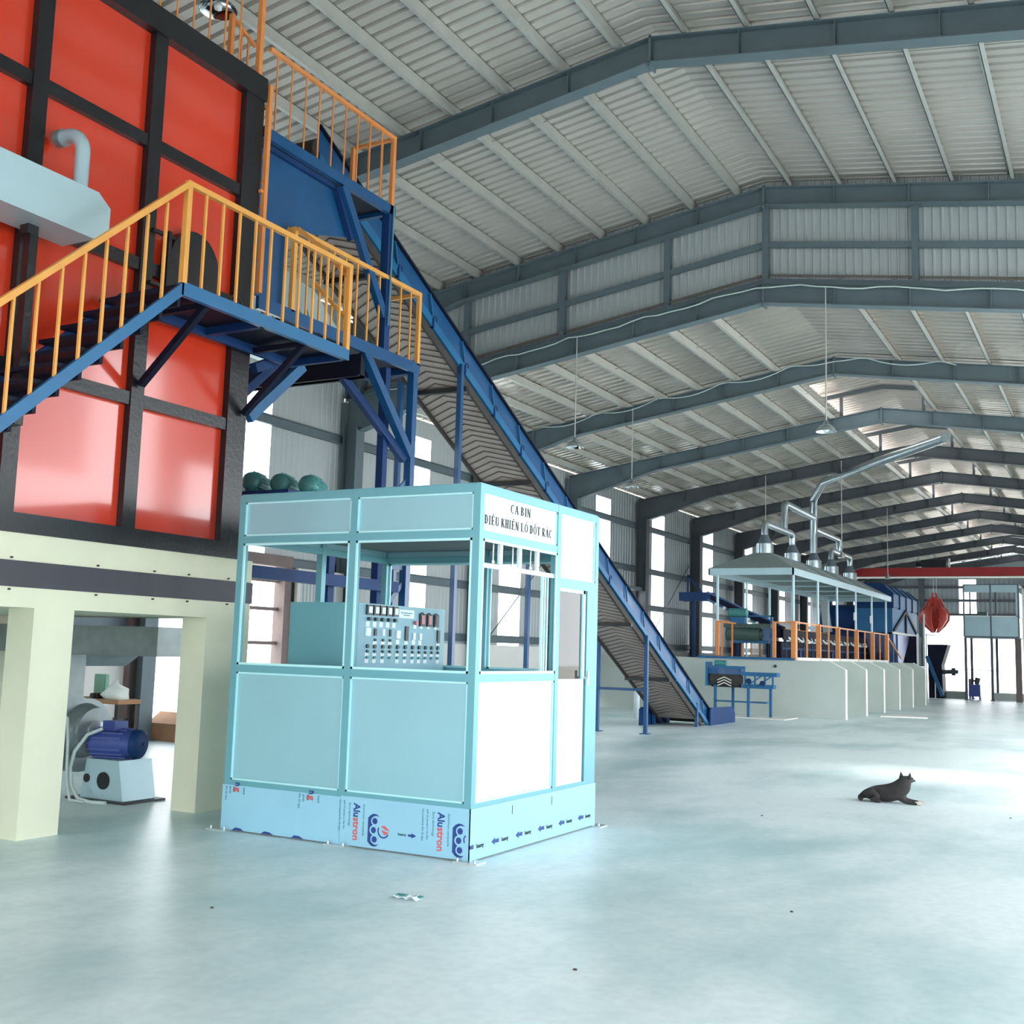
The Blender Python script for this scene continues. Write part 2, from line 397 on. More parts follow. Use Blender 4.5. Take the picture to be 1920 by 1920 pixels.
# door 2: sliding corrugated door left ajar with daylight under it
m_ = corrugated(lambda u, w, d: (XL+.12+d, u, w), 28.0, 31.9, .12, 3.0, .16, .03)
struct('door_2', m_, 'gable_sheet')
m_ = MB()
for z in (.2, 1.1, 2.0, 2.95): m_.box(XL+.15, XL+.2, 28, 31.9, z-.04, z+.04)
for y in (28.05, 29.3, 30.6, 31.85): m_.box(XL+.15, XL+.2, y-.035, y+.035, .12, 3.0)
m_.box(XL+.02, XL+.3, 27.6, 32.4, 3.42, 3.52)
struct('door_2', m_, 'frame_grey')

# right wall (out of frame) with open roller doors, back wall with wide door
m_ = MB(); last = Y0
for a, b, h in RIGHT_OPEN:
    m_.box(XR, XR+.1, last, a, 0, hi(XR)+.15 if last < YH else lo(XR)+.15); m_.box(XR, XR+.1, a, b, 7.45 if 12 < a < 14 else h, hi(XR)+.15 if a < YH-1 else lo(XR)+.15); last = b
    m_.box(XR, XR+.1, a, b if not 12 < a < 14 else 15.2, h, h+.05)
m_.box(XR, XR+.1, last, Y1, 0, lo(XR)+.15)
struct('wall_right', m_, 'wall_sheet')
struct('window_40', MB().box(XR, XR+.02, 12.7, 15.2, 4.75, 7.4), 'clear_dim')
m_ = MB().box(XL-.1, -11.5, Y0-.1, Y0, 0, 8).box(1.5, XR, Y0-.1, Y0, 0, 8)
m_.prism([(XL-.1, 6.4), (XR, 6.4), (XR, hi(XR)+.15), (RX, hi(RX)+.15), (XL-.1, hi(XL)+.15)], 'y', Y0-.1, Y0)
struct('wall_back', m_, 'wall_sheet')
# end wall
def endsheet(xa, xb, za, zb):
    struct('wall_far', corrugated(lambda u, w, d: (u, Y1+d, w), xa, xb, za, zb, .25, .03), 'wall_sheet')
endsheet(XL, -8.2, 4.15, 6.2); endsheet(-7.3, -2.0, 4.15, 6.2); endsheet(XL, -10.3, 0, 4.15)
m_ = MB().prism([(XL, 6.2), (XR, 6.2), (XR, lo(XR)+.15), (RX, lo(RX)+.15), (XL, lo(XL)+.15)], 'y', Y1, Y1+.05)
struct('wall_far', m_, 'wall_sheet')
endsheet(2.6, XR, 0, 6.2)
for z in (4.2, 5.0, 5.75):
    struct('trim_%d' % tn, MB().box(XL, XR, Y1-.1, Y1-.02, z-.07, z+.07), 'frame_dark'); tn += 1
for x in (-10.2, -2.0, 2.5):
    struct('trim_%d' % tn, MB().box(x-.15, x+.15, Y1-.25, Y1-.02, 0, 6.3), 'frame_dark'); tn += 1
struct('trim_%d' % tn, MB().box(-7.2, -6.0, 51.9, 52.1, 0, .29).box(-4.95, -3.2, 51.9, 52.1, 0, .29), 'platform_concrete'); tn += 1
# cable sagging along the first low rafter
pts = []
for i in range(60):
    x = -12.5+i*.24; pts.append((x, YH-.12, lo(x)-.03-.05*abs(math.sin(i*.55))+.01*math.sin(i*2.3)))
tag(MB().tube(pts, .012, 6).build('power_cable', 'hose'), 'pale cable sagging in loops along the foot of the step wall', 'cable')
pts = []
for i in range(60):
    x = -11.5+i*.15; pts.append((x, 22.22, lo(x)+.02-.12*abs(math.sin(i*.33))))
tag(MB().tube(pts, .012, 6).build('power_cable', 'hose'), 'pale cable looped along the rafter behind the step wall', 'cable')

# ================= FURNACE TOWER =================
FX = -7.22; FY0, FY1 = 2.0, 7.92; FB = -10.6
fur = thing('furnace_tower', 'tall orange panelled incinerator body with black steel grid on a cream concrete base', 'furnace', (-8.9, 5, 2.26))
MB().box(FB+.06, FX-.07, FY0+.06, FY1-.06, 2.3, 6.9).build('casing', 'orange_paint', fur)
vy = [(2.0, 2.15), (3.07, 3.2), (4.22, 4.35), (5.35, 5.49), (6.52, 6.66), (7.67, 7.92)]
for a, b in vy:
    MB().box(FX-.13, FX, a, b, 2.3, 6.9).build('grid_post', 'black_steel', fur)
for x0 in (FB, FB+1.1, FB+2.2):
    MB().box(x0, x0+.14, FY1-.13, FY1, 2.3, 6.9).build('grid_post', 'black_steel', fur)
for z0, z1, d in ((2.26, 2.41, .02), (3.44, 3.55, -.01), (4.60, 4.71, -.01), (5.70, 5.81, -.01), (6.74, 6.97, .03)):
    MB().box(FX-.14, FX+d, FY0, FY1-(.0 if d > 0 else .24), z0, z1).build('grid_rail', 'black_steel', fur)
    MB().box(FB, FX-.14, FY1-.14, FY1+(.01 if d > 0 else -.01), z0, z1).build('grid_rail', 'black_steel', fur)
# round-topped hatch
h_ = MB(); poly = [(6.80, 4.35), (7.40, 4.35)]+[(7.10+.30*math.cos(a), 4.78+.34*math.sin(a)) for a in [math.pi*i/12 for i in range(13)]]
h_.prism(poly, 'x', FX-.07, FX+.05)
hatch = fixnormals(h_.build('hatch', 'black_steel', fur))
m_ = MB()
for z in (4.52, 4.98): m_.bar((FX+.03, 6.6, z), (FX+.03, 6.85, z), .03, .03)
m_.bar((FX+.04, 6.78, 4.48), (FX+.04, 6.78, 5.02), .035, .035)
m_.build('hinge', 'black_steel', hatch)
m_ = MB().bar((FX+.06, 7.4, 4.58), (FX+.06, 7.62, 4.58), .03, .03)
wc = Vector((FX+.08, 7.60, 4.60))
m_.tube([wc+Vector((0, .085*math.cos(a), .085*math.sin(a))) for a in [2*math.pi*i/16 for i in range(17)]], .009, 6)
for a in (0, 1.05, 2.1): m_.bar(wc-Vector((0, .08*math.cos(a), .08*math.sin(a))), wc+Vector((0, .08*math.cos(a), .08*math.sin(a))), .012, .012)
m_.build('handwheel', 'black_steel', hatch)
# rail on top of the tower
m_ = thing('tower_guardrail', 'orange guard rail standing on top of the orange furnace', 'railing', (FX-.1, 6, 6.97))
y = 7.86
MB().box(FX-.05, FX+.0, 7.81, 7.86, 6.97, 8.0).build('post', 'orange_rail', m_)
MB().bar((FX-.03, 3, 7.98), (FX-.03, 7.84, 7.98), .04, .04).build('top_rail', 'orange_rail', m_)
for i in range(14):
    yy = 7.56-i*.2; MB().cyl((FX-.03, yy, 6.97), (FX-.03, yy, 7.97), .009, n=8).build('baluster', 'orange_rail', m_)
m_ = thing('access_gate', 'small orange gate frame behind the tower-top railing', 'railing', (-7.9, 8.0, 6.97))
MB().bar((-7.46, 7.66, 6.97), (-7.46, 7.66, 7.58), .045, .045).build('post', 'orange_rail', m_)
MB().bar((-7.46, 7.66, 7.56), (-7.46, 8.0, 7.42), .03, .03).bar((-7.46, 7.8, 6.97), (-7.46, 7.8, 7.5), .016, .016).bar((-7.46, 7.9, 6.97), (-7.46, 7.9, 7.46), .016, .016).build('side_rail', 'orange_rail', m_)

# concrete base under the tower
cb = thing('concrete_base', 'cream concrete portal frame with square legs carrying the orange furnace', 'base', (-8.9, 5, 0))
MB().box(FB, FX, 1.8, 8.12, 1.71, 2.26).build('ring_beam', 'cream_concrete', cb)
MB().box(FX-.02, FX+.012, 1.8, 8.13, 1.86, 2.055).box(FB, FX, 8.11, 8.135, 1.86, 2.055).build('dark_band', 'grey_band', cb)
for y0, y1 in ((1.85, 2.25), (3.8, 4.15), (5.74, 6.11), (7.56, 8.12)):
    for x0, x1 in ((FX-.29, FX), (FB, FB+.3)):
        MB().box(x0, x1, y0, y1, 0, 1.71).build('leg', 'cream_concrete', cb)
m_ = MB()
for y in (2.6, 3.4, 4.9, 5.5, 6.3, 6.9, 7.3, 7.8):
    for z in (2.075, 1.84): m_.cyl((FX, y, z), (FX+.02, y, z), .008, n=6)
m_.build('bolts', 'black_steel', cb)
# grey underside channel and square duct below
dct = thing('underfire_duct', 'grey rectangular air duct beneath the furnace dropping to the blower', 'duct', (-9.4, 7.6, .9))
MB().box(-10.4, -8.0, 7.75, 8.45, 1.34, 1.62).build('duct_run', 'galvanised', dct)
MB().prism([(-8.9, 1.34), (-9.9, 1.34), (-9.7, 1.22), (-9.1, 1.22)], 'y', 7.8, 8.4).build('reducer', 'galvanised', dct)

# silver box duct and bent pipe on the furnace face
sd = thing('air_duct', 'pale silver rectangular air duct running along the orange furnace face', 'duct', (-6.9, 4.3, 4.47))
MB().prism([(2.6, 4.48), (5.62, 4.48), (5.74, 4.58), (5.74, 4.76), (5.62, 4.85), (2.6, 4.85)], 'x', -7.08, -6.72).build('duct_box', 'silver_paint', sd)
MB().bar((-6.95, 5.22, 4.41), (-6.95, 5.22, 4.48), .09, .09).bar((-6.95, 5.24, 3.0), (-6.95, 5.24, 4.42), .07, .07).bar((-7.2, 5.24, 3.02), (-6.95, 5.24, 3.02), .05, .05).build('support_post', 'black_steel', sd)
arc = [(-7.2, 5.60, 5.36), (-7.1, 5.60, 5.36)]+[(-7.08+.17*math.sin(t), 5.60, 5.19+.17*math.cos(t)) for t in [math.pi/2*i/8 for i in range(9)]]+[(-6.91, 5.60, 4.85)]
pp = MB().tube(arc, .056, 14).build('elbow_pipe', 'silver_paint', sd)
MB().cyl((-7.2, 5.60, 5.36), (-7.14, 5.60, 5.36), .07, n=16).build('flange', 'galvanised', sd)

# ================= STAIRCASE AND LANDING =================
SX0, SX1 = -7.12, -6.45
st = thing('staircase', 'blue steel stair and landing with amber railing in front of orange furnace', 'staircase', (-6.8, 5.5, 2.4))
sl = (4.25-2.86)/(6.28-4.72)
def stz(y): return 4.25+sl*(y-6.28)
for x in (SX1, SX0):
    p = MB().prism([(2.9, stz(2.9)+.03), (6.26, 4.31), (6.26, 4.2), (2.9, stz(2.9)-.1)], 'x', x-.02, x+.02)
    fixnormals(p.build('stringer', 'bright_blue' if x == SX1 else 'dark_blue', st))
for i in range(18):
    z = 4.16-.158*(i+.0); y = 6.28+(z-4.25)/sl
    if y < 3: break
    MB().box(SX0, SX1-.02, y-.14, y+.09, z-.0, z+.03).box(SX0, SX1-.02, y+.06, y+.09, z-.05, z).build('tread', 'navy_sheet', st)
MB().box(SX0, SX1, 6.26, 8.42, 4.27, 4.3).build('landing_deck', 'navy_sheet', st)
MB().box(SX1-.03, SX1+.02, 6.24, 8.42, 4.2, 4.31).build('landing_edge', 'bright_blue', st)
MB().box(SX0-.02, SX0+.02, 6.26, 8.42, 4.19, 4.29).box(SX0, SX1, 8.38, 8.42, 4.2, 4.3).box(SX0, SX1, 7.2, 7.25, 4.2, 4.27).build('landing_joist', 'dark_blue', st)
for y in (6.59, 7.85):
    MB().bar((FX+.03, y, 3.62), (SX1-.06, y, 4.22), .055, .055).build('brace', 'navy_sheet', st)
    MB().bar((SX0, y, 4.22), (SX1-.03, y, 4.22), .05, .05).build('bearer', 'navy_sheet', st)
rail = .82
MB().bar((SX1, 2.9, stz(2.9)+rail+.02), (SX1, 6.26, 5.12), .045, .045).build('handrail', 'amber_paint', st)
MB().bar((SX1, 6.24, 5.12), (SX1, 8.42, 5.12), .045, .045).build('handrail', 'amber_paint', st)
for y in (6.26, 8.39): MB().box(SX1-.024, SX1+.024, y-.024, y+.024, 4.3, 5.13).build('newel_post', 'amber_paint', st)
y = 6.05
while y > 2.95:
    MB().box(SX1-.01, SX1+.01, y-.01, y+.01, stz(y)+.02, stz(y)+rail+.02).build('baluster', 'amber_paint', st); y -= .183
for i in range(10):
    y = 6.26+.2*(i+1)
    if y < 8.3: MB().box(SX1-.01, SX1+.01, y-.01, y+.01, 4.3, 5.12).build('baluster', 'amber_paint', st)

# ================= LOWER PLATFORM (behind the tower corner) =================
P2 = thing('service_platform', 'lower blue steel service platform with braced legs and amber railing beside the furnace', 'platform', (-7.8, 9.6, 0))
PX0, PX1, PYa, PYb = -8.0, FX, 8.0, 10.82
MB().box(PX1-.04, PX1, PYa, PYb, 4.69, 4.82).build('edge_beam', 'blue_paint', P2)
MB().box(PX0, PX0+.05, PYa, 10.2, 4.69, 4.82).build('edge_beam', 'dark_blue', P2)
MB().box(PX0, PX1-.04, 10.72, PYb, 4.69, 4.82).build('end_beam', 'dark_blue', P2)
MB().box(-9.6, PX1-.04, 9.72, 9.8, 4.42, 4.68).box(-9.6, PX1-.04, 9.68, 9.84, 4.42, 4.44).build('cross_beam', 'navy_sheet', P2)
MB().box(PX0, PX1-.04, 8.6, 10.72, 4.76, 4.8).build('deck', 'navy_sheet', P2)
MB().box(PX1-.1, PX1-.01, 10.72, 10.81, 0, 4.69).build('leg', 'blue_paint', P2)
MB().box(PX1-.24, PX1-.15, 10.36, 10.45, 0, 4.69).build('leg', 'dark_blue', P2)
MB().bar((PX1-.05, 9.78, 4.72), (PX1-.05, 10.74, 3.72), .09, .1).build('brace', 'blue_paint', P2)
MB().bar((PX1-.3, 9.75, 4.45), (PX1-.09, 10.7, 3.66), .08, .09).build('brace', 'dark_blue', P2)
m_ = MB()
for z in (.6, 1.2, 1.8, 2.4, 3.0): m_.bar((PX1-.19, 10.42, z), (PX1-.06, 10.76, z+.45), .03, .05).bar((PX1-.19, 10.42, z), (PX1-.06, 10.76, z), .03, .05)
m_.build('lattice', 'blue_paint', P2)
MB().bar((PX1-.02, 8.0, 4.1), (PX1-.1, 9.1, 4.62), .08, .09).bar((PX1-.4, 8.0, 3.7), (PX1-.4, 9.0, 4.6), .08, .09).build('brace', 'dark_blue', P2)
MB().bar((PX1-.05, 8.0, 3.62), (PX1-.05, 8.75, 4.3), .07, .1).build('brace', 'steel_blue', P2)
RZ = 5.66
MB().bar((PX1-.02, 8.5, RZ), (PX1-.02, PYb-.02, RZ), .045, .045).build('handrail', 'amber_paint', P2)
MB().bar((PX1-.02, PYb-.03, RZ), (PX1-.5, PYb-.03, RZ), .04, .04).build('handrail', 'amber_paint', P2)
for y in (8.5, PYb-.03): MB().box(PX1-.045, PX1, y-.024, y+.024, 4.8, RZ+.02).build('rail_post', 'amber_paint', P2)
MB().bar((PX1-.5, PYb-.03, 4.8), (PX1-.5, PYb-.03, RZ), .03, .03).build('rail_post', 'amber_paint', P2)
for i in range(10):
    y = 8.72+.21*i
    MB().box(PX1-.03, PX1-.012, y-.009, y+.009, 4.82, RZ).build('baluster', 'amber_paint', P2)
MB().bar((PX0+.4, 8.5, RZ), (PX1-.02, 8.5, RZ), .04, .04).bar((PX0+.4, 8.5, 4.82), (PX0+.4, 8.5, RZ), .035, .035).build('inner_rail', 'amber_paint', P2)
m_ = MB()
for dz in (0, .42): m_.bar((-6.95, 8.5, 5.1+dz-.05), (-6.5, 8.44, 4.62+dz), .035, .035)
m_.bar((-7.2, 8.5, 5.66), (-6.5, 8.46, 5.1), .035, .035)
m_.build('link_rail', 'amber_paint', P2)

# ladder
ld = thing('ladder', 'upright orange ladder rail fixed to the back corner of the furnace', 'ladder', (-7.3, 7.98, 4.8))
MB().box(FX-.0, FX+.045, 7.94, 7.985, 4.83, 6.93).build('stile', 'orange_rail', ld)
MB().box(FX-.36, FX-.32, 7.94, 7.985, 4.83, 6.93).build('stile', 'orange_rail', ld)
for i in range(8): MB().bar((FX-.34, 7.96, 4.95+i*.25), (FX+.02, 7.96, 4.95+i*.25), .02, .02).build('rung', 'orange_rail', ld)
MB().bar((FX+.02, 7.9, 5.83), (FX+.02, 7.98, 5.83), .03, .03).build('bracket', 'orange_rail', ld)

# ================= UPPER PLATFORM =================
P3 = thing('upper_platform', 'upper blue steel platform with orange railing and blue side sheets at roof height', 'platform', (-7.6, 9.1, 4.8))
MB().box(PX1-.06, PX1, 7.95, 10.2, 6.41, 6.52).build('edge_beam', 'blue_paint', P3)
MB().box(PX0, PX1, 10.1, 10.16, 6.41, 6.52).box(PX0, PX0+.05, 7.95, 10.2, 6.41, 6.52).build('end_beam', 'blue_paint', P3)
MB().box(PX0, PX1-.06, 8.0, 10.1, 6.46, 6.5).build('deck', 'navy_sheet', P3)
fixnormals(MB().prism([(7.98, 4.85), (8.5, 4.85), (8.5, 5.72), (8.75, 5.72), (9.48, 5.93), (9.15, 6.41), (7.98, 6.41)], 'x', PX1-.14, PX1-.12).build('side_sheet', 'blue_paint', P3))
m_ = MB().bar((PX1-.08, 9.2, 6.39), (PX1-.08, 9.5, 5.9), .06, .07).bar((PX1-.1, 7.98, 6.38), (PX1-.1, 9.2, 6.38), .05, .05)
m_.build('sheet_frame', 'dark_blue', P3)
MB().bar((PX1-.04, 9.25, 6.42), (PX1-.04, 10.1, 5.2), .07, .1).build('brace', 'blue_paint', P3)
MB().box(PX1-.1, PX1, 10.08, 10.18, 4.82, 6.45).build('leg', 'dark_blue', P3)
MB().bar((PX1+.01, 10.15, 6.5), (PX1+.02, 10.12, 5.1), .015, .015).build('cable', 'ink_teal', P3)
RZ = 7.33
MB().bar((PX1-.02, 7.98, RZ), (PX1-.02, 10.15, RZ), .042, .042).build('handrail', 'orange_rail', P3)
MB().bar((PX1-.02, 10.15, RZ), (-7.82, 10.15, RZ), .038, .038).build('handrail', 'orange_rail', P3)
MB().box(PX1-.045, PX1, 10.11, 10.16, 6.5, RZ+.02).build('rail_post', 'orange_rail', P3)
MB().box(-7.84, -7.8, 10.11, 10.16, 6.5, RZ).build('rail_post', 'orange_rail', P3)
for i in range(9):
    y = 8.1+.225*i; MB().cyl((PX1-.02, y, 6.5), (PX1-.02, y, RZ), .009, n=8).build('baluster', 'orange_rail', P3)
for i in range(2): MB().cyl((-7.4-.2*i, 10.14, 6.5), (-7.4-.2*i, 10.14, RZ), .009, n=8).build('baluster', 'orange_rail', P3)

# feeder frame with three motors behind the cabin
fr = thing('motor_stand', 'blue steel stand behind the cabin carrying three teal motors', 'stand', (-8.2, 9.6, 0))
MB().box(-7.32, -7.24, 8.15, 10.6, 2.11, 2.23).build('side_beam', 'dark_blue', fr)
MB().box(-9.0, -7.24, 8.6, 8.7, 2.9, 3.02).box(-9.0, -7.24, 9.8, 9.9, 2.9, 3.02).box(-9.0, -7.26, 8.7, 9.8, 2.99, 3.03).build('bearer', 'dark_blue', fr)
for x, y in ((-7.4, 9.5), (-8.95, 9.85)): MB().box(x-.05, x+.05, y-.05, y+.05, 0, 2.99).build('leg', 'dark_blue', fr)
for i, (x, y, lb) in enumerate(((-8.22, 9.2, 'teal finned motor nearest the orange furnace corner'), (-7.86, 9.24, 'middle one of three teal motors above the cabin roof'), (-7.50, 9.27, 'teal motor lowest and farthest from the furnace corner'))):
    z = 3.22-i*.03
    mo = thing('electric_motor', lb, 'motor', (x, y, 3.03), 'teal motors on the blue stand')
    MB().cyl((x, y-.05, z), (x-.12, y+.28, z), .105, n=20).build('housing', 'green_motor', mo)
    m_ = MB()
    for a in range(12):
        t = 2*math.pi*a/12; dx = .112*math.cos(t); dz = .112*math.sin(t)
        m_.bar((x+dx*.95, y-.02, z+dz), (x-.1+dx*.95, y+.24, z+dz), .008, .02)
    m_.build('fins', 'green_motor', mo)
    MB().lathe((x, y-.05, z), [(0, .04), (.06, .04), (.1, .02), (.112, -.03)], 20, (.34, -.94, 0)).cyl((x+.02, y-.1, z), (x+.0, y-.05, z), .02, n=10).build('fan_cover', 'green_motor', mo)
    MB().box(x-.13, x+.05, y, y+.22, 3.03, z-.08).build('foot', 'green_motor', mo)
tag(MB().tube([(-8.5, 9.0, 3.2), (-8.35, 9.0, 3.08), (-8.1, 9.02, 3.05), (-7.8, 9.0, 3.06), (-7.5, 9.02, 3.05)], .018).build('motor_cable', 'hose'), 'pale cable lying in front of the three teal motors', 'cable')

# ================= INCLINED CONVEYOR =================
cv = thing('inclined_conveyor', 'long steep blue belt conveyor rising from the floor to the furnace top', 'conveyor', (-8.5, 17, 0))
CA, CB_ = -8.05, -8.95
def ctz(y): return .32+.505*(23.96-y)
ya, yb = 9.75, 23.9
def cside(x, t, d0, d1, m, nm, yA=ya, yB=yb):
    p = MB().prism([(yA, ctz(yA)-d0), (yB, max(.0, ctz(yB)-d0)), (yB, max(0.0, ctz(yB)-d1)), (yA, ctz(yA)-d1)], 'x', x-t, x+t)
    return fixnormals(p.build(nm, m, cv))
for x, s_ in ((CA, 1), (CB_, -1)):
    cside(x, .006, 0, .34, 'lilac_guard' if s_ < 0 else 'blue_paint', 'side_guard')  # far guard: lilac is glare on the blue paint, put into the colour
    cside(x+s_*.02, .028, .0, .03, 'navy_sheet', 'guard_lip')
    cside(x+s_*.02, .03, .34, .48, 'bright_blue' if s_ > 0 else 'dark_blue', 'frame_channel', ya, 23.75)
    cside(x, .02, .48, .60, 'rubber', 'lower_skirt', 10.4, 23.4)
# carrying belt and return belt with chevron ribs
p = MB().prism([(ya, ctz(ya)-.3), (23.7, ctz(23.7)-.3), (23.7, ctz(23.7)-.32), (ya, ctz(ya)-.32)], 'x', CB_+.03, CA-.03)
fixnormals(p.build('belt', 'rubber', cv))
ret = fixnormals(MB().prism([(10.2, ctz(10.2)-.545), (23.2, ctz(23.2)-.545), (23.2, ctz(23.2)-.555), (10.2, ctz(10.2)-.555)], 'x', CB_+.03, CA-.03).build('return_belt', 'lit_belt', cv))
m_ = MB(); y = 10.5; xm = (CA+CB_)/2
while y < 22.9:
    for s_ in (-1, 1):
        a = (xm, y, ctz(y)-.563); b = (xm+s_*.40, y+.16, ctz(y+.16)-.563); m_.bar(a, b, .018, .014)
    y += .12
m_.build('chevron_ribs', 'belt_rib', ret)
y = 11.2
while y < 23:
    MB().bar((CB_-.04, y, ctz(y)-.60), (CA+.03, y, ctz(y)-.60), .08, .06).build('return_roller', 'black_steel', cv); y += 2.05
i = 0; y = 10.6
while y < 23.6:
    MB().bar((CA+.03, y, ctz(y)-.46), (CA+.03, y-.12, ctz(y)+.0), .025, .02).build('guard_strut', 'bright_blue', cv)
    if y < 19: MB().tube([(CA+.04, y+.05, ctz(y)-.36), (CA+.07, y, ctz(y)-.30), (CA+.07, y-.05, ctz(y)-.30), (CA+.04, y-.06, ctz(y)-.36)], .008, 6).bar((CA+.04, y-.05, ctz(y)-.46), (CA+.04, y-.05, ctz(y)-.33), .05, .03).build('roller_bracket', 'dark_blue', cv)
    y += .86
for y in (13.02, 17.1, 20.1):
    for x in (CA+.05, CB_-.05):
        MB().box(x-.035, x+.035, y-.035, y+.035, 0, ctz(y)-.42).build('support_leg', 'blue_paint', cv)
        MB().box(x-.09, x+.09, y-.09, y+.09, 0, .015).build('foot_plate', 'blue_paint', cv)
    if y > 20: MB().bar((CA+.05, y, .82), (CB_-.05, y, .82), .04, .05).build('cross_tie', 'blue_paint', cv)
for x in (CA+.03, CB_-.03): MB().box(x-.03, x+.03, 23.0, 23.07, 0, .5).build('support_leg', 'blue_paint', cv)
for x, nm in ((CA+.08, 'tail_cover'), (CB_-.1, 'tail_cover')):
    yy = 23.75 if x > -8.5 else 22.4
    poly = [(yy, 0), (yy+1.75, 0), (yy+1.75, .2), (yy+1.55, .36), (yy+.1, .38), (yy, .34)]
    fixnormals(MB().prism(poly, 'x', x-.02, x+.02).build(nm, 'dark_blue', cv))
MB().cyl((CB_, 24.0, .2), (CA, 24.0, .2), .16, n=18).build('tail_drum', 'rubber', cv)
MB().cyl((CB_, 9.8, 7.2), (CA, 9.8, 7.2), .14, n=18).build('head_drum', 'rubber', cv)

# feed hopper of the furnace below the conveyor head
hp = thing('feed_chute', 'pale ribbed feed chute under the conveyor behind the amber railing', 'chute', (-8.6, 9.8, 4.8))
fixnormals(MB().prism([(8.7, 5.75), (9.9, 5.55), (10.9, 4.85), (8.9, 4.85)], 'x', -9.0, -8.1).build('chute_body', 'silver_paint', hp))
m_ = MB()
for i in range(7): m_.bar((-8.09, 8.85+i*.2, 4.87), (-8.09, 8.85+i*.15, 5.5-.03*i), .012, .02)
m_.build('ribs', 'clear_aluminium', hp)

# ================= CONTROL CABIN =================
X0, X1, Ya, Yb, H = -6.44, -4.125, 7.055, 9.18, 2.71
cbn = thing('control_cabin', 'pale teal aluminium control cabin with open windows and lettered sign', 'cabin', ((X0+X1)/2, (Ya+Yb)/2, 0))
F = .06
def post(x0, x1, y0, y1, z0=0, z1=H): MB().box(x0, x1, y0, y1, z0, z1).build('corner_post', 'cabin_frame', cbn)
post(X0, X0+F, Ya, Ya+F); post(X1-F, X1, Ya, Ya+F); post(X0, X0+F, Yb-F, Yb); post(X1-F, X1, Yb-F, Yb)
MX = -5.265
for y0 in (Ya, Yb-F): MB().box(MX-.03, MX+.03, y0-.002, y0+F+.002, .335, H-.002).build('mullion', 'cabin_frame', cbn)
MY = 8.38
MB().box(X1-F-.002, X1+.002, MY-.03, MY+.03, .335, H-.002).build('mullion', 'cabin_frame', cbn)
MB().box(X0-.002, X0+F+.002, 8.1, 8.16, .335, H-.002).build('mullion', 'cabin_frame', cbn)
RZs = ((.33, .40), (1.26, 1.32), (2.31, 2.37), (2.65, 2.71))
for z0, z1 in RZs:
    MB().box(X0+F, X1-F, Ya, Ya+F, z0, z1).build('rail', 'cabin_frame', cbn)
    MB().box(X0+F, X1-F, Yb-F, Yb, z0, z1).build('rail', 'cabin_frame', cbn)
    MB().box(X0, X0+F, Ya+F, Yb-F, z0, z1).build('rail', 'cabin_frame', cbn)
    yend = Yb-F if z0 in (.33, 2.65) else MY-.03
    MB().box(X1-F, X1, Ya+F, yend, z0, z1).build('rail', 'cabin_frame', cbn)
MB().box(X1-F, X1, MY+.03, Yb-F, 2.03, 2.11).build('rail', 'cabin_frame', cbn)
def bead(axis, a0, a1, z0, z1, pl, s_, parent=cbn, t=.014, nm='bead'):
    m_ = MB(); d0, d1 = (pl, pl+s_*.012)
    for u0, u1, w0, w1 in ((a0, a1, z0, z0+t), (a0, a1, z1-t, z1), (a0, a0+t, z0, z1), (a1-t, a1, z0, z1)):
        if axis == 'x': m_.box(u0, u1, min(d0, d1), max(d0, d1), w0, w1)
        else: m_.box(min(d0, d1), max(d0, d1), u0, u1, w0, w1)
    return m_.build(nm, 'cabin_bead', parent)
def panel_x(a0, a1, z0, z1, y, m='cabin_panel', s_=-1):
    MB().box(a0, a1, y-.01, y+.01, z0, z1).build('panel', m, cbn); bead('x', a0, a1, z0, z1, y+s_*.012, s_)
def panel_y(a0, a1, z0, z1, x, m='white_and_lit_panel', s_=1):  # right-hand panels: white is bright light painted over the same teal material
    MB().box(x-.01, x+.01, a0, a1, z0, z1).build('panel', m, cbn); bead('y', a0, a1, z0, z1, x+s_*.012, s_)
for a0, a1 in ((X0+F, MX-.03), (MX+.03, X1-F)):
    panel_x(a0, a1, .40, 1.26, Ya+.03); panel_x(a0, a1, 2.37, 2.65, Ya+.03)
    panel_x(a0, a1, .40, 1.26, Yb-.03, s_=1); panel_x(a0, a1, 2.37, 2.65, Yb-.03, s_=1)
    bead('x', a0, a1, 1.32, 2.31, Ya+.012, -1, t=.018)
    bead('x', a0, a1, 1.32, 2.31, Yb-.012, 1, t=.018)
panel_y(Ya+F, MY-.03, .40, 1.26, X1-.03); 
signp = MB().box(X1-.04, X1-.02, Ya+F, MY-.03, 2.37, 2.65).build('sign_panel', 'white_and_lit_panel', cbn); bead('y', Ya+F, MY-.03, 2.37, 2.65, X1-.022, 1)
panel_y(MY+.03, Yb-F, 2.11, 2.65, X1-.03)
bead('y', Ya+F, MY-.03, 1.32, 2.31, X1-.012, 1, t=.02)
for a0, a1 in ((Ya+F, 8.1), (8.16, Yb-F)):
    panel_y(a0, a1, .40, 1.26, X0+.03, 'cabin_panel', -1); panel_y(a0, a1, 2.37, 2.65, X0+.03, 'cabin_panel', -1)
MB().box(X0+.01, X1-.01, Ya+.01, Yb-.01, 2.71, 2.72).build('roof', 'cabin_frame', cbn)
MB().box(X0+F, X1-F, Ya+F, Yb-F, 2.42, 2.44).build('ceiling_lining', 'grey_ceiling', cbn)
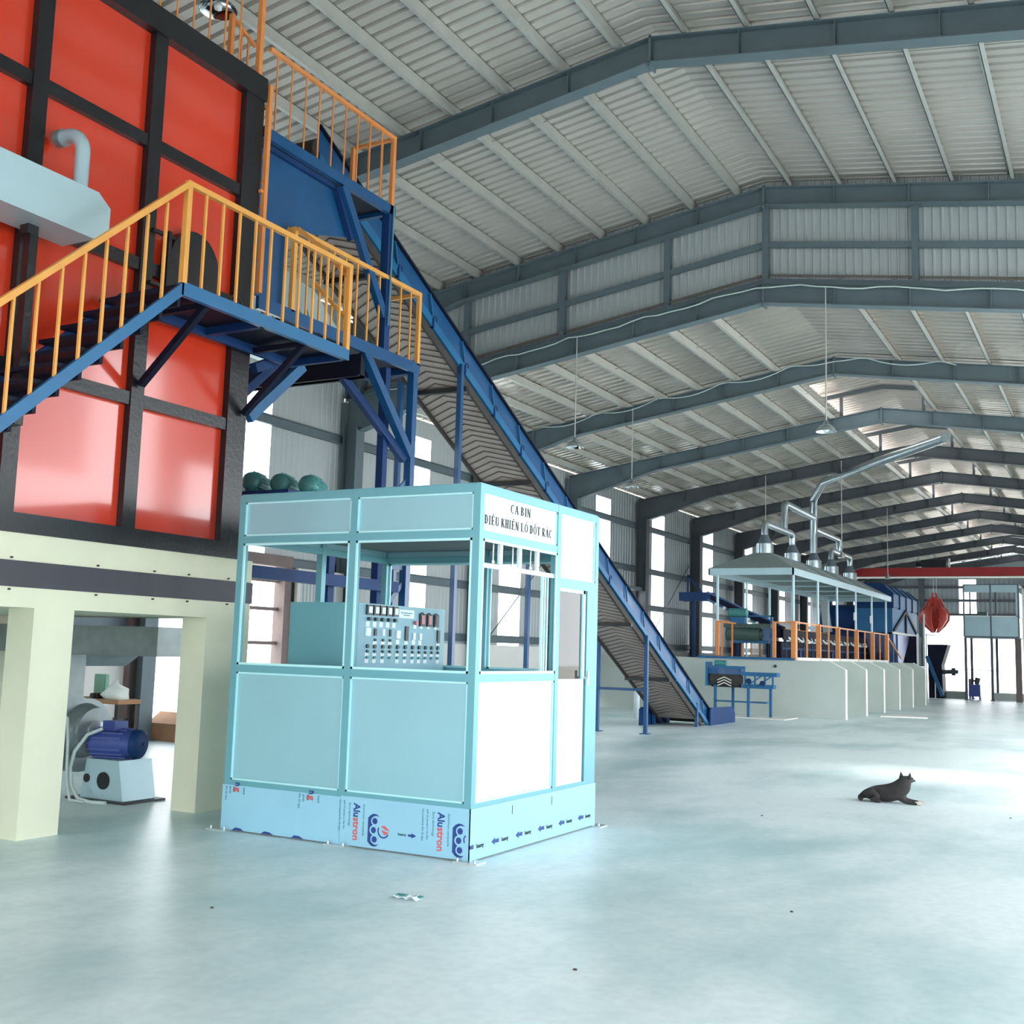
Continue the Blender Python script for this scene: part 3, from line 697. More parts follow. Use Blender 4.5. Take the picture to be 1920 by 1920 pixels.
# side window: transom bar with three short mullions, one sliding sash
MB().box(X1-.045, X1-.02, Ya+F, MY-.03, 2.10, 2.135).build('transom', 'white_label', cbn)
for y in (7.43, 7.74, 8.04): MB().box(X1-.045, X1-.02, y-.02, y+.02, 2.135, 2.31).build('short_mullion', 'white_label', cbn)
for y in (7.37, 7.68, 7.98): MB().cyl((X1-.06, y, 2.15), (X1-.06, y, 2.3), .006, n=8).cyl((X1-.06, y, 2.145), (X1-.06, y, 2.165), .014, n=8).build('latch', 'clear_aluminium', cbn)
sash = MB()
for y in (8.16, 8.20, 8.25): sash.box(X1-.05, X1-.03, y-.008, y+.008, 1.34, 2.1)
sash.build('sliding_sash', 'cabin_bead', cbn)
MB().box(X1-.042, X1-.038, 8.17, 8.33, 1.34, 2.1).build('pane', 'glass', cbn)
# door leaf in the right end
dr = MB().box(X1-.045, X1-.015, MY+.03, 8.94, .40, 1.27).build('door', 'white_and_lit_panel', cbn)
MB().box(X1-.045, X1-.01, 8.90, 8.945, 1.27, 2.03).box(X1-.045, X1-.01, MY+.03, MY+.05, 1.27, 2.03).box(X1-.045, X1-.01, MY+.03, 8.94, 2.0, 2.03).build('door_frame', 'cabin_bead', dr)
MB().box(X1-.03, X1-.026, MY+.05, 8.90, 1.27, 2.0).build('door_pane', 'glass', dr)
MB().bar((X1-.01, 8.93, 1.28), (X1+.03, 8.93, 1.28), .02, .02).bar((X1+.03, 8.93, 1.22), (X1+.03, 8.93, 1.34), .015, .015).build('handle', 'clear_aluminium', dr)
MB().box(X1-.06, X1-.0, 8.96, Yb-F, .40, 2.03).build('door_jamb', 'cabin_frame', cbn)
# film-covered skirt with printing
sk1 = MB().box(X0-.006, MX, Ya-.006, Ya+.004, .012, .36).build('skirt_panel', 'skirt_film', cbn)
sk2 = MB().box(MX+.004, X1+.006, Ya-.008, Ya+.004, .012, .37).build('skirt_panel', 'skirt_film', cbn)
sk3 = MB().box(X1-.004, X1+.008, Ya-.008, Yb+.006, .012, .37).build('skirt_panel', 'skirt_film', cbn)
MB().box(X0-.006, X1, Yb-.004, Yb+.006, .012, .36).box(X0-.006, X0+.004, Ya, Yb, .012, .36).build('skirt_panel', 'skirt_film', cbn)
for x, y in ((X0, Ya), (MX, Ya), (X1, Ya), (X1, Yb), (X0, Yb)):
    MB().box(x-.1, x+.1, y-.07, y+.07, 0, .012).cyl((x+.07, y-.045, .012), (x+.07, y-.045, .035), .01, n=6).cyl((x-.07, y-.045, .012), (x-.07, y-.045, .035), .01, n=6).build('base_plate', 'clear_aluminium', cbn)
MB().box(X0+.02, X1-.02, Ya+.02, Yb-.02, .0, .06).build('floor_tray', 'grey_ceiling', cbn)
fy = Ya-.0095
DOWN, RIGHTX = (0, 0, -1), (1, 0, 0)
def film(sk, x):
    text('film_print', 'Alu', 'ink_blue', sk, .082, (x, fy, .325), DOWN, RIGHTX, bold=.002, squeeze=.9)
    text('film_print', 'stron', 'ink_red', sk, .082, (x, fy, .221), DOWN, RIGHTX, bold=.002, squeeze=.95)
    text('film_print', 'Aluminium composite', 'ink_teal', sk, .026, (x+.085, fy, .325), DOWN, RIGHTX)
    text('film_print', 'Euro technology', 'ink_teal', sk, .026, (x-.045, fy, .325), DOWN, RIGHTX)
    text('film_print', 'peel all panels in the film', 'ink_teal', sk, .024, (x-.095, fy, .34), DOWN, RIGHTX, squeeze=.9)
    text('film_print', 'the protective film 45 days', 'ink_teal', sk, .024, (x-.135, fy, .34), DOWN, RIGHTX, squeeze=.88)
def logo(sk, x, full=True):
    zc = .145
    def ring(m_, cx, cz, r, a0=0, a1=2*math.pi, ri=0, n=20, e=0.):
        po = [(cx+r*math.cos(a0+(a1-a0)*i/n), cz+r*math.sin(a0+(a1-a0)*i/n)) for i in range(n+1)]
        if ri:
            pi_ = [(cx+ri*math.cos(a0+(a1-a0)*i/n), cz+ri*math.sin(a0+(a1-a0)*i/n)) for i in range(n+1)]
            for i in range(n): m_.prism([po[i], po[i+1], pi_[i+1], pi_[i]], 'y', fy-.001-e, fy+.0005)
        else: m_.prism(po[:-1], 'y', fy-.001-e, fy+.0005)
        return m_
    # blue backing with crescents at both ends, pale rings, blue discs
    m_ = MB().prism([(x, zc-.085), (x+.02, zc-.105), (x+.045, zc-.1), (x+.035, zc), (x+.045, zc+.1), (x+.02, zc+.105), (x, zc+.085)], 'y', fy-.001, fy+.0005)
    for s_ in (1, -1):
        m_.prism([(x+.02, zc+s_*.105), (x+.045, zc+s_*.118), (x+.075, zc+s_*.116), (x+.1, zc+s_*.1), (x+.07, zc+s_*.105), (x+.04, zc+s_*.095)], 'y', fy-.001, fy+.0005)
    m_.build('film_logo', 'ink_blue', sk)
    m_ = MB()
    for dz, dx in ((.066, .062), (0, .05), (-.066, .062)): ring(m_, x+dx, zc+dz, .034, e=.0006)
    m_.build('film_logo', 'skirt_film', sk)
    m_ = MB()
    for dz, dx in ((.066, .062), (0, .052), (-.066, .062)): ring(m_, x+dx, zc+dz, .023, e=.0012)
    if full: ring(m_, x+.14, zc-.0, .052, math.pi*.85, math.pi*1.85, .042)
    else: ring(m_, x+.13, zc+.01, .04, math.pi*.7, math.pi*1.2, .031)
    m_.build('film_logo', 'ink_blue', sk)
    if full:
        m_ = MB()
        m_.prism([(x+.115, zc+.035), (x+.15, zc+.04), (x+.20, zc+.005), (x+.16, zc+.008)], 'y', fy-.001, fy+.0005)
        m_.prism([(x+.12, zc+.01), (x+.15, zc+.0), (x+.19, zc-.008), (x+.15, zc-.03)], 'y', fy-.001, fy+.0005)
        m_.build('film_flame', 'ink_red', sk)
film(sk2, -5.135); logo(sk2, -5.0); film(sk2, -4.39); logo(sk2, -4.262, False)
text('film_print', 'baamy', 'ink_dark', sk2, .028, (-4.73, fy, .13), (1, 0, 0), (0, 0, 1))
MB().prism([(-4.64, .145), (-4.61, .145), (-4.61, .155), (-4.57, .138), (-4.61, .12), (-4.61, .13), (-4.64, .13)], 'y', fy-.001, fy+.0005).build('film_arrow', 'ink_blue', sk2)
for x in (-6.31, -5.565):
    text('film_print', 'n', 'ink_blue', sk1, .082, (x, fy, .385), DOWN, RIGHTX, bold=.002, squeeze=.8)
    text('film_print', 'g', 'ink_red', sk1, .082, (x, fy, .345), DOWN, RIGHTX, bold=.002)
    for dx, tx, z in ((-.10, 'film 45 days', .35), (-.06, 'panels', .35), (-.02, 'Euro', .35), (.085, 'board', .35)):
        text('film_print', tx, 'ink_teal', sk1, .026, (x+dx, fy, z), DOWN, RIGHTX, squeeze=.9)
m_ = MB()
for xa, xb in ((-6.32, -6.2), (-6.02, -5.9), (-5.72, -5.6)): m_.prism([(xa, .013), (xb, .013), (xb-.04, .03), (xa+.03, .032)], 'y', fy-.001, fy+.0005)
m_.build('film_print', 'ink_blue', sk1)
fx = X1+.0095
yy = 7.135
while yy < 9.05:
    t = text('film_print', 'baamy', 'ink_dark', sk3, .046, (fx, yy, .09), (0, 1, 0), (0, 0, 1), squeeze=.9)
    MB().prism([(max(yy-.15, Ya-.007), .105), (yy-.10, .13), (yy-.10, .117), (yy-.04, .12), (yy-.04, .09), (yy-.10, .093), (yy-.10, .08)], 'x', fx-.0005, fx+.001).build('film_arrow', 'ink_blue', sk3)
    yy += .37
for y in (7.66, 8.33): MB().box(fx-.0005, fx+.001, y, y+.006, .27, .335).build('film_mark', 'ink_dark', sk3)
# serif lettering of the sign, one mesh per line
def serif_line(s, y0, z0, h, adv, parent, nm):
    m_ = MB(); px = X1-.02+.0
    T, t = .17*h*.62, .05*h*.7
    W_ = .62*h*.62/ .62*.62
    def q(pts): fixed = [(y0c+a*w, z0+b*h) for a, b in pts]; m_.prism(fixed, 'x', px+.0, px+.003)
    def stem(a, b0=0, b1=1, th=.28): q([(a-th/2, b0), (a+th/2, b0), (a+th/2, b1), (a-th/2, b1)])
    def ser(a, b, ww=.42): q([(a-ww/2, b-.03), (a+ww/2, b-.03), (a+ww/2, b+.03), (a-ww/2, b+.03)])
    def diag(a0, b0, a1, b1, th): q([(a0-th/2, b0), (a0+th/2, b0), (a1+th/2, b1), (a1-th/2, b1)])
    def arcs(ca, cb, ra, rb, s0, s1, ta=.22, tb=.05, n=10):
        for i in range(n):
            u0 = s0+(s1-s0)*i/n; u1 = s0+(s1-s0)*(i+1)/n
            q([(ca+ra*math.cos(u0), cb+rb*math.sin(u0)), (ca+ra*math.cos(u1), cb+rb*math.sin(u1)), (ca+(ra-ta)*math.cos(u1), cb+(rb-tb)*math.sin(u1)), (ca+(ra-ta)*math.cos(u0), cb+(rb-tb)*math.sin(u0))])
    P = math.pi; y0c = y0
    for ch in s:
        w = adv*.8; base = ch
        acc = None
        if ch in 'ỀỂÒỐÁ': acc = ch; base = {'Ề': 'E', 'Ể': 'E', 'Ò': 'O', 'Ố': 'O', 'Á': 'A'}[ch]
        if base == ' ': y0c += adv*.42; continue
        if base == 'I': w = adv*.4; stem(.5, th=.5); ser(.5, .03, 1.0); ser(.5, .97, 1.0)
        elif base == 'N': stem(.15, th=.1); stem(.85, th=.1); diag(.85, 0, .15, 1, .26); ser(.15, .03, .3); ser(.85, .97, .3); ser(.1, .97, .2)
        elif base == 'H': stem(.2); stem(.8); q([(.2, .47), (.8, .47), (.8, .53), (.2, .53)]); [ser(a, b) for a in (.2, .8) for b in (.03, .97)]
        elif base in 'EL':
            stem(.25); ser(.25, .03); ser(.25, .97); q([(.2, 0), (.9, 0), (.95, .2), (.88, .07), (.2, .06)])
            if base == 'E': q([(.2, 1), (.88, 1), (.9, .82), (.84, .93), (.2, .94)]); q([(.25, .47), (.65, .47), (.65, .53), (.25, .53)]); q([(.62, .4), (.67, .4), (.67, .6), (.62, .6)])
        elif base in 'DĐ':
            stem(.22); ser(.2, .03, .4); ser(.2, .97, .4); arcs(.3, .5, .62, .5, -P/2, P/2)
            if base == 'Đ': q([(0, .47), (.5, .47), (.5, .53), (0, .53)])
        elif base == 'B': stem(.22); ser(.2, .03, .4); ser(.2, .97, .4); arcs(.35, .75, .45, .25, -P/2, P/2, .2); arcs(.35, .26, .55, .26, -P/2, P/2, .22)
        elif base == 'R': stem(.22); ser(.2, .03, .4); ser(.2, .97, .4); arcs(.35, .75, .5, .25, -P/2, P/2, .2); diag(.85, 0, .42, .5, .26)
        elif base == 'U': stem(.2, .25, 1); stem(.82, .25, 1, .1); arcs(.5, .27, .42, .27, P, 2*P, .2, .06); ser(.2, .97); ser(.82, .97, .3)
        elif base == 'K': stem(.2); ser(.2, .03); ser(.2, .97); diag(.3, .42, .8, 1, .1); diag(.88, 0, .42, .55, .27); ser(.8, .97, .3); ser(.86, .03, .3)
        elif base == 'O': arcs(.5, .5, .5, .5, 0, 2*P, .2, .05, 20)
        elif base == 'C': arcs(.52, .5, .5, .5, P*.3, P*1.7, .22, .05, 16); q([(.78, .95), (.84, .95), (.84, .7), (.8, .7)])
        elif base == 'T': stem(.5); ser(.5, .03); q([(.05, .94), (.95, .94), (.95, 1), (.05, 1)]); q([(.05, .8), (.09, .8), (.09, 1), (.05, 1)]); q([(.91, .8), (.95, .8), (.95, 1), (.91, 1)])
        elif base == 'A': diag(.1, 0, .48, 1, .08); diag(.88, 0, .52, 1, .27); q([(.25, .3), (.7, .3), (.7, .36), (.25, .36)]); ser(.1, .03, .3); ser(.88, .03, .4)
        if acc:
            if acc in 'ỀỂỐ': diag(.25, 1.06, .5, 1.17, .1); diag(.75, 1.06, .5, 1.17, .1)
            if acc in 'ỀÒ': diag(.7, 1.1, .5, 1.25, .12)
            if acc in 'ỐÁ': diag(.45, 1.1, .65, 1.27, .12)
            if acc == 'Ể': q([(.6, 1.16), (.75, 1.16), (.75, 1.28), (.6, 1.28)])
        y0c += w+adv*.2
    fixnormals(m_.build(nm, 'ink_dark', parent)); return y0c-y0
wl = lambda s, a: sum({' ': .42, 'I': .6}.get(c, 1.0)*a for c in s)
L1, L2 = 'CA BIN', 'ĐIỀU KHIỂN LÒ ĐỐT RÁC'
a1 = .34/wl(L1, 1); a2 = 1.13/wl(L2, 1)
serif_line(L1, 7.555, 2.55, .068, a1, signp, 'sign_lettering')
serif_line(L2, 7.155, 2.425, .068, a2, signp, 'sign_lettering')

# ---- control desk inside the cabin ----
DX, DY0, DY1, DZ = -5.66, 7.68, 9.07, 1.86
desk = thing('control_desk', 'pale teal control desk full of buttons, dials and labels inside cabin', 'control panel', (-5.95, 8.3, .06))
MB().box(X0+F+.01, DX-.0, DY0, DY1, .06, DZ).build('desk_body', 'cabin_frame', desk)
face = MB().box(DX, DX+.012, DY0+.01, DY1-.01, .9, DZ-.005).build('control_face', 'desk_face', desk)
MB().box(DX+.01, X1-F-.02, DY0-.45, Yb-F-.02, 1.16, 1.19).build('shelf', 'cabin_frame', desk)
def onface(u, v, w, h, nm, m, d=.012, rnd=False, parent=desk):
    # u 0..1 across the picture of the face, v 0..1 from top down
    y = DY0+.03+u*(DY1-DY0-.06); z = DZ+.022-v*.55; x = DX+.012
    if rnd: MB().cyl((x, y, z), (x+d, y, z), w, n=10).build(nm, m, parent)
    else: MB().box(x, x+d, y-w/2, y+w/2, z-h/2, z+h/2).build(nm, m, parent)
for i in range(5):
    u = .09+i*.073
    onface(u, .14, .075, .085, 'meter', 'meter_dark', .02); onface(u+.004, .14, .05, .055, 'meter_face', 'white_and_lit_panel', .024)
    onface(u, .28, .016, 0, 'knob', 'button_dark', .03, True); onface(u-.003, .36, .05, .045, 'label_plate', 'white_label', .004)
pl = (.50, .165)
onface(.525, .165, .24, .075, 'title_plate', 'white_label', .004)
onface(.525, .15, .18, .008, 'title_line', 'ink_teal', .006); onface(.525, .185, .1, .008, 'title_line', 'ink_teal', .006)
for u, m_ in ((.71, 'meter_red'), (.80, 'meter_red'), (.89, 'meter_dark')):
    onface(u, .245, .075, .115, 'controller', 'meter_dark', .02); onface(u, .24, .05, .08, 'display', m_, .024)
    onface(u, .14, .012, 0, 'pilot_lamp', 'button_dark', .02, True); onface(u, .36, .045, .03, 'label_plate', 'white_label', .004)
onface(.63, .30, .02, 0, 'stop_button', 'meter_red', .03, True); onface(.63, .36, .05, .035, 'label_plate', 'white_label', .004)
for u, v, w, h, m_ in ((.09, .48, .065, .07, 'white_and_lit_panel'), (.17, .48, .03, .06, 'meter_dark'), (.26, .48, .03, .06, 'white_and_lit_panel'), (.34, .48, .02, .06, 'meter_dark'), (.43, .5, .06, .07, 'white_and_lit_panel'), (.53, .48, .045, .13, 'meter_dark'), (.62, .52, .035, .06, 'white_and_lit_panel'), (.70, .52, .035, .06, 'white_and_lit_panel'), (.93, .51, .04, .12, 'meter_dark')):
    onface(u, v, w, h, 'counter', m_, .014)
for u in (.43, .53, .62, .70, .93): onface(u, .62, .05, .04, 'label_plate', 'white_label', .004)
cols = [.09, .17, .26, .34, .43, .52, .61, .69, .77, .85, .93]
for r_, v in enumerate((.70, .78, .87)):
    for ci, u in enumerate(cols):
        onface(u, v, .014 if r_ else .018, 0, 'push_button', 'button_dark' if r_ < 2 else 'green_motor', .016, True)
        if r_ == 1: onface(u, v+.045, .05, .035, 'label_plate', 'white_label', .004)
        if r_ == 2 and ci not in (3, 9): onface(u, v+.055, .05, .035, 'label_plate', 'white_label', .004)
for u in (.17, .26, .34): onface(u, .60, .012, 0, 'push_button', 'button_dark', .016, True); onface(u, .65, .055, .03, 'label_plate', 'white_label', .004)

# ================= BLOWER UNDER THE FURNACE =================
bl = thing('blower_fan', 'grey centrifugal blower with blue motor on a grey stand beneath the furnace', 'fan', (-8.6, 7.9, 0))
# scroll in the XZ plane facing the camera, axis along a slanted direction
c = Vector((-8.92, 7.65, .62)); pts = []
for i in range(33):
    a = math.pi*.5-2*math.pi*i/32*.92; r = .30+.16*i/32
    pts.append((c.y+r*math.cos(a), c.z+r*math.sin(a)))
poly = [(p[0], p[1]) for p in pts]
sc = MB().prism(poly, 'x', c.x-.14, c.x+.14); fixnormals(sc.build('scroll_casing', 'galvanised', bl))
MB().box(c.x-.13, c.x+.13, 7.2, 7.62, .7, 1.34).build('outlet_duct', 'galvanised', bl)
MB().cyl((c.x+.14, 7.65, .62), (c.x+.3, 7.65, .62), .26, .22, n=24).build('inlet_cone', 'galvanised', bl)
MB().cyl((c.x+.3, 7.65, .62), (c.x+.32, 7.65, .62), .1, n=18).build('bearing_plate', 'clear_aluminium', bl)
mt_c = Vector((-8.42, 7.72, .52))
mot = MB().cyl((-8.62, 7.66, .52), (-8.2, 7.78, .52), .135, n=24).build('motor', 'motor_blue', bl)
m_ = MB()
for a in range(16):
    t = 2*math.pi*a/16
    m_.bar((-8.6, 7.665+.138*math.cos(t), .52+.138*math.sin(t)), (-8.27, 7.76+.138*math.cos(t), .52+.138*math.sin(t)), .01, .016)
m_.build('cooling_fins', 'motor_blue', mot)
MB().lathe((-8.2, 7.78, .52), [(.14, -.02), (.135, .03), (.1, .055), (0, .06)], 24, (.96, .27, 0)).cyl((-8.145, 7.795, .52), (-8.13, 7.80, .52), .018, n=10).build('end_bell', 'dark_blue', mot)
MB().box(-8.5, -8.34, 7.62, 7.78, .64, .73).build('terminal_box', 'motor_blue', mot)
fixnormals(MB().prism([(-8.66, .02), (-8.1, .02), (-8.18, .38), (-8.6, .38)], 'y', 7.55, 7.95).build('pedestal', 'silver_paint', bl))
MB().cyl((-8.36, 7.54, .19), (-8.36, 7.55, .19), .08, n=20).build('access_hole', 'black_steel', bl)
MB().cyl((-8.58, 7.54, .2), (-8.58, 7.55, .2), .04, n=16).build('access_hole', 'black_steel', bl)
MB().box(-8.8, -8.02, 7.5, 8.0, 0, .02).build('base_frame', 'grey_band', bl)
tag(MB().tube([(-8.45, 7.58, .66), (-8.56, 7.5, .6), (-8.62, 7.42, .45), (-8.62, 7.38, .3), (-8.56, 7.36, .14), (-8.45, 7.35, .04), (-8.3, 7.36, .02), (-8.15, 7.4, .02)], .018).build('motor_hose', 'hose'), 'pale hose curving from the blue blower motor down to the floor', 'hose')
tag(MB().tube([(-9.1, 7.2, 1.02), (-8.95, 7.25, .92), (-8.8, 7.32, .84), (-8.68, 7.36, .75), (-8.64, 7.35, .55), (-8.6, 7.33, .2), (-8.5, 7.3, .03), (-8.35, 7.33, .02)], .014).build('power_lead', 'hose'), 'thinner pale cable draped across the grey blower casing', 'cable')

# bench with odds and ends behind
bn = thing('work_bench', 'low wooden work bench with clutter behind the blower', 'bench', (-12.1, 11.2, 0))
MB().box(-12.9, -11.9, 10.9, 11.3, .62, .68).build('bench_top', 'cardboard', bn)
for x in (-12.85, -11.95):
    for y in (10.95, 11.25): MB().box(x-.03, x+.03, y-.03, y+.03, 0, .62).build('leg', 'rubber', bn)
MB().box(-12.85, -11.95, 10.95, 11.25, .25, .28).build('lower_shelf', 'cardboard', bn)
m_ = MB().lathe((-12.15, 11.08, .68), [(0, 0), (.16, .0), (.19, .06), (.15, .14), (.05, .2), (.02, .26), (0, .26)], 12)
m_.xf(lambda v: (v[0]*1.0+.03*math.sin(v[2]*40), v[1], v[2]))
tag(m_.build('plastic_bag', 'white_bag'), 'crumpled white plastic bag lying on the work bench', 'bag')
tag(MB().box(-12.72, -12.5, 11.2, 11.26, .68, 1.0).box(-12.7, -12.52, 11.18, 11.2, .7, .98).build('green_panel', 'green_cloth'), 'small green board standing on the work bench', 'board')
tag(MB().box(-12.48, -12.36, 10.95, 11.1, .68, .75).cyl((-12.42, 10.95, .72), (-12.42, 10.9, .72), .035, n=10).build('hand_tool', 'rubber'), 'small black tool lying between board and bag', 'tool')
cbx = tag(MB().box(-13.0, -12.3, 12.5, 12.9, 0, .26).prism([(12.5, .26), (12.75, .42), (12.77, .41), (12.52, .25)], 'x', -13.0, -12.3).build('cardboard_box', 'cardboard'), 'brown cardboard box open by the bright doorway', 'box')
m_ = MB().box(-12.3, -12.02, 11.0, 11.2, .28, .42)
tag(m_.build('machine_part', 'black_steel'), 'dark machine part stored on the lower bench shelf', 'part')

# ================= SORTING PLATFORM, BINS =================
sp = thing('sorting_platform', 'pale concrete sorting platform with six sloping bay walls', 'platform', (-9.8, 36, 0))
MB().box(XL+.05, -7.5, 29.13, 46, 0, 1.44).build('platform_block', 'platform_concrete', sp)
for i, y in enumerate((29.1, 31.65, 34.2, 36.75, 39.25, 41.9)):
    prof = [(-7.498 if i else XL+.05, 0), (-6.23, 0), (-6.23, 1.23), (-6.62, 1.445), (-7.498 if i else XL+.05, 1.445)]
    w_ = fixnormals(MB().prism(prof, 'y', y, y+(.16 if i else .028)).build('bay_wall', 'platform_concrete', sp))
    m_ = MB().box(-6.235, -6.215, y-.005, y+.165, 0, 1.235)
    m_.bar((-6.225, y+.08, 1.24), (-6.62, y+.08, 1.452), .17, .012)
    m_.build('wall_edge', 'edge_white', w_)
MB().box(-10.1, -7.5, 29.05, 29.2, 1.44, 1.5).build('edge_angle', 'steel_blue', sp)
MB().cyl((-8.0, 29.09, 1.28), (-8.0, 29.06, 1.28), .04, n=12).build('pipe_socket', 'black_steel', sp)
# guard rail
GR = thing('platform_guardrail', 'orange guard rail along the front of the concrete sorting platform', 'railing', (-8.2, 35, 1.44))
gy = [29.2, 31.85, 34.25, 36.9, 39.5, 42.1]
for y in gy: MB().box(-7.60, -7.48, y-(.09 if y in (29.2, 42.1) else .05), y+(.09 if y in (29.2, 42.1) else .05), 1.3, 2.46).build('wide_post', 'orange_rail', GR)
for a, b in zip(gy[:-1], gy[1:]):
    MB().box(-7.56, -7.52, a, b, 2.41, 2.45).build('top_rail', 'orange_rail', GR)
    m = (a+b)/2; MB().box(-7.56, -7.52, m-.02, m+.02, 1.5, 2.41).build('baluster', 'orange_rail', GR)
    MB().box(-7.58, -7.48, a+.06, b-.06, 1.44, 1.52).build('toe_board', 'edge_white', GR)
for x in (-9.6, -8.06): MB().box(x-.04, x+.04, 29.16, 29.24, 1.44, 2.44).build('post', 'orange_rail', GR)
MB().box(-8.06, -7.6, 29.18, 29.22, 2.4, 2.44).box(-9.6, -9.3, 29.18, 29.22, 2.4, 2.44).build('top_rail', 'orange_rail', GR)
MB().box(-9.62, -9.58, 29.2, 42, 2.4, 2.44).build('top_rail', 'orange_rail', GR)
for i in range(14): MB().box(-9.62, -9.58, 29.6+i*.9-.02, 29.6+i*.9+.02, 1.44, 2.42).build('baluster', 'orange_rail', GR)
MB().bar((-7.54, 42.1, 2.4), (-7.3, 43.6, 1.6), .04, .04).build('end_rail', 'orange_rail', GR)

# canopy hood
ch = thing('extraction_canopy', 'long pale grey hipped extraction canopy on slim posts over the sorting platform', 'canopy', (-8.65, 36, 2.45))
cx0, cx1, cy0, cy1, cz = -9.8, -7.5, 29.0, 42.9, 3.83
MB().box(cx0, cx1, cy0, cy0+.04, 3.65, cz).box(cx0, cx1, cy1-.04, cy1, 3.65, cz).box(cx0, cx0+.04, cy0, cy1, 3.65, cz).box(cx1-.04, cx1, cy0, cy1, 3.65, cz).build('fascia', 'silver_paint', ch)
rz = 4.33
vs = [(cx0, cy0, cz), (cx1, cy0, cz), (cx1, cy1, cz), (cx0, cy1, cz), (-8.9, 30.1, rz), (-8.4, 30.1, rz), (-8.4, 41.8, rz), (-8.9, 41.8, rz)]
MB().add(vs, [(0, 1, 5, 4), (1, 2, 6, 5), (2, 3, 7, 6), (3, 0, 4, 7), (4, 5, 6, 7)]).add([Vector(v)-Vector((0, 0, .03)) for v in vs], [(4, 5, 1, 0), (5, 6, 2, 1), (6, 7, 3, 2), (7, 4, 0, 3)]).build('hood_sheet', 'canopy_sheet', ch)
for y in (31.9, 34.3, 36.9, 39.5):
    MB().box(cx0, cx1, y-.02, y+.02, 3.66, 3.7).build('tie_bar', 'silver_paint', ch)
    MB().bar((cx1, y, cz+.006), (-8.4, y, rz+.006), .03, .02).build('seam', 'silver_paint', ch)
for y in gy:
    MB().cyl((-7.56, y, 2.46), (-7.56, y, 3.66), .035, n=10).build('post', 'silver_paint', ch)
    MB().cyl((-9.6, y, 1.44), (-9.6, y, 3.66), .035, n=10).build('post', 'silver_paint', ch)
for y in (36.9, 39.5): MB().box(-7.6, -7.52, y-.12, y-.04, 2.75, 3.0).build('switch_box', 'white_label', ch)
# exhaust ducting
ex = thing('exhaust_ducting', 'shiny round exhaust pipes with five cone cowls rising from canopy to roof ridge', 'duct', (-8.65, 36, 4.33))
cw = [30.37, 33.32, 35.95, 38.39, 41.33]
for y in cw:
    k_ = MB().cyl((-8.65, y, rz-.05), (-8.65, y, 4.60), .235, n=20).build('cowl_drum', 'duct_silver', ex)
    MB().cyl((-8.65, y, 4.60), (-8.65, y, 4.86), .2, .09, n=20).build('cowl_cone', 'frame_grey', k_)
def pipe(pts, r): MB().tube(pts, r, 14).build('pipe', 'duct_silver', ex)
pipe([(-8.65, 30.37, 4.84), (-8.65, 30.37, 5.08), (-8.65, 30.42, 5.16), (-8.65, 30.6, 5.18), (-8.65, 33.1, 5.18), (-8.65, 33.27, 5.14), (-8.65, 33.32, 5.05), (-8.65, 33.32, 4.84)], .095)
pipe([(-8.65, 32.43, 5.2), (-8.65, 32.43, 5.9), (-8.65, 32.5, 6.0), (-8.65, 32.7, 6.0), (-8.65, 35.9, 5.98)], .10)
pipe([(-8.65, 38.39, 4.84), (-8.65, 38.39, 5.08), (-8.65, 38.5, 5.16), (-8.65, 41.2, 5.16), (-8.65, 41.33, 5.05), (-8.65, 41.33, 4.84)], .095)
pipe([(-8.65, 35.95, 5.62), (-8.65, 39.4, 5.62), (-8.65, 39.56, 5.56), (-8.65, 39.56, 5.18)], .095)
pipe([(-8.65, 35.95, 4.84), (-8.65, 35.95, 5.45)], .11)
pipe([(-8.65, 35.95, 5.4), (-8.65, 35.95, 6.48), (-8.62, 35.85, 6.58), (-7.9, 33.9, 6.74), (-7.75, 33.5, 6.75), (-5.6, 30.4, 6.74), (-3.55, 27.5, 6.72)], .12)
# pendant rods near the canopy
for i, (x, y, zt, zb) in enumerate(((-9.6, 33.9, 6.78, 4.95), (-6.94, 31.9, 7.05, 4.2), (-7.45, 42.2, 6.95, 4.4))):
    pass

# drum and small conveyors on and before the platform
dm = thing('drum_conveyor', 'dark green covered drum conveyor head with motor above the platform corner', 'conveyor', (-9.2, 31, 1.44))
MB().cyl((-9.9, 31, 2.16), (-8.95, 31, 2.12), .22, n=12).cyl((-8.95, 31, 2.12), (-8.8, 31, 2.12), .16, n=12).build('drum', 'green_drum', dm)
MB().box(-9.95, -8.6, 30.8, 31.2, 2.3, 2.42).build('drum_cover', 'green_drum', dm)
MB().cyl((-9.8, 30.9, 2.72), (-9.3, 30.9, 2.72), .13, n=16).build('motor', 'green_motor', dm)
MB().box(-9.75, -9.35, 30.8, 31.0, 2.42, 2.6).build('motor_base', 'steel_blue', dm)
MB().box(-8.85, -8.55, 30.85, 31.15, 1.95, 2.3).cyl((-8.7, 30.84, 2.12), (-8.7, 30.8, 2.12), .09, n=14).build('bearing_block', 'blue_paint', dm)
MB().box(-9.5, -8.6, 30.95, 31.05, 2.62, 2.66).box(-8.66, -8.6, 30.95, 31.05, 1.5, 2.66).box(-9.7, -8.7, 30.9, 31.1, 1.88, 1.96).build('frame', 'steel_blue', dm)
for x in (-9.7, -8.75): MB().box(x-.03, x+.03, 30.97, 31.03, 1.44, 1.9).build('leg', 'navy_sheet', dm)
ic = thing('rear_conveyor', 'dark blue inclined conveyor rising to the left behind the canopy posts', 'conveyor', (-10.4, 33, 1.44))
MB().bar((-12.0, 33, 3.28), (-11.0, 33, 3.28), .5, .26).build('head_box', 'dark_blue', ic)
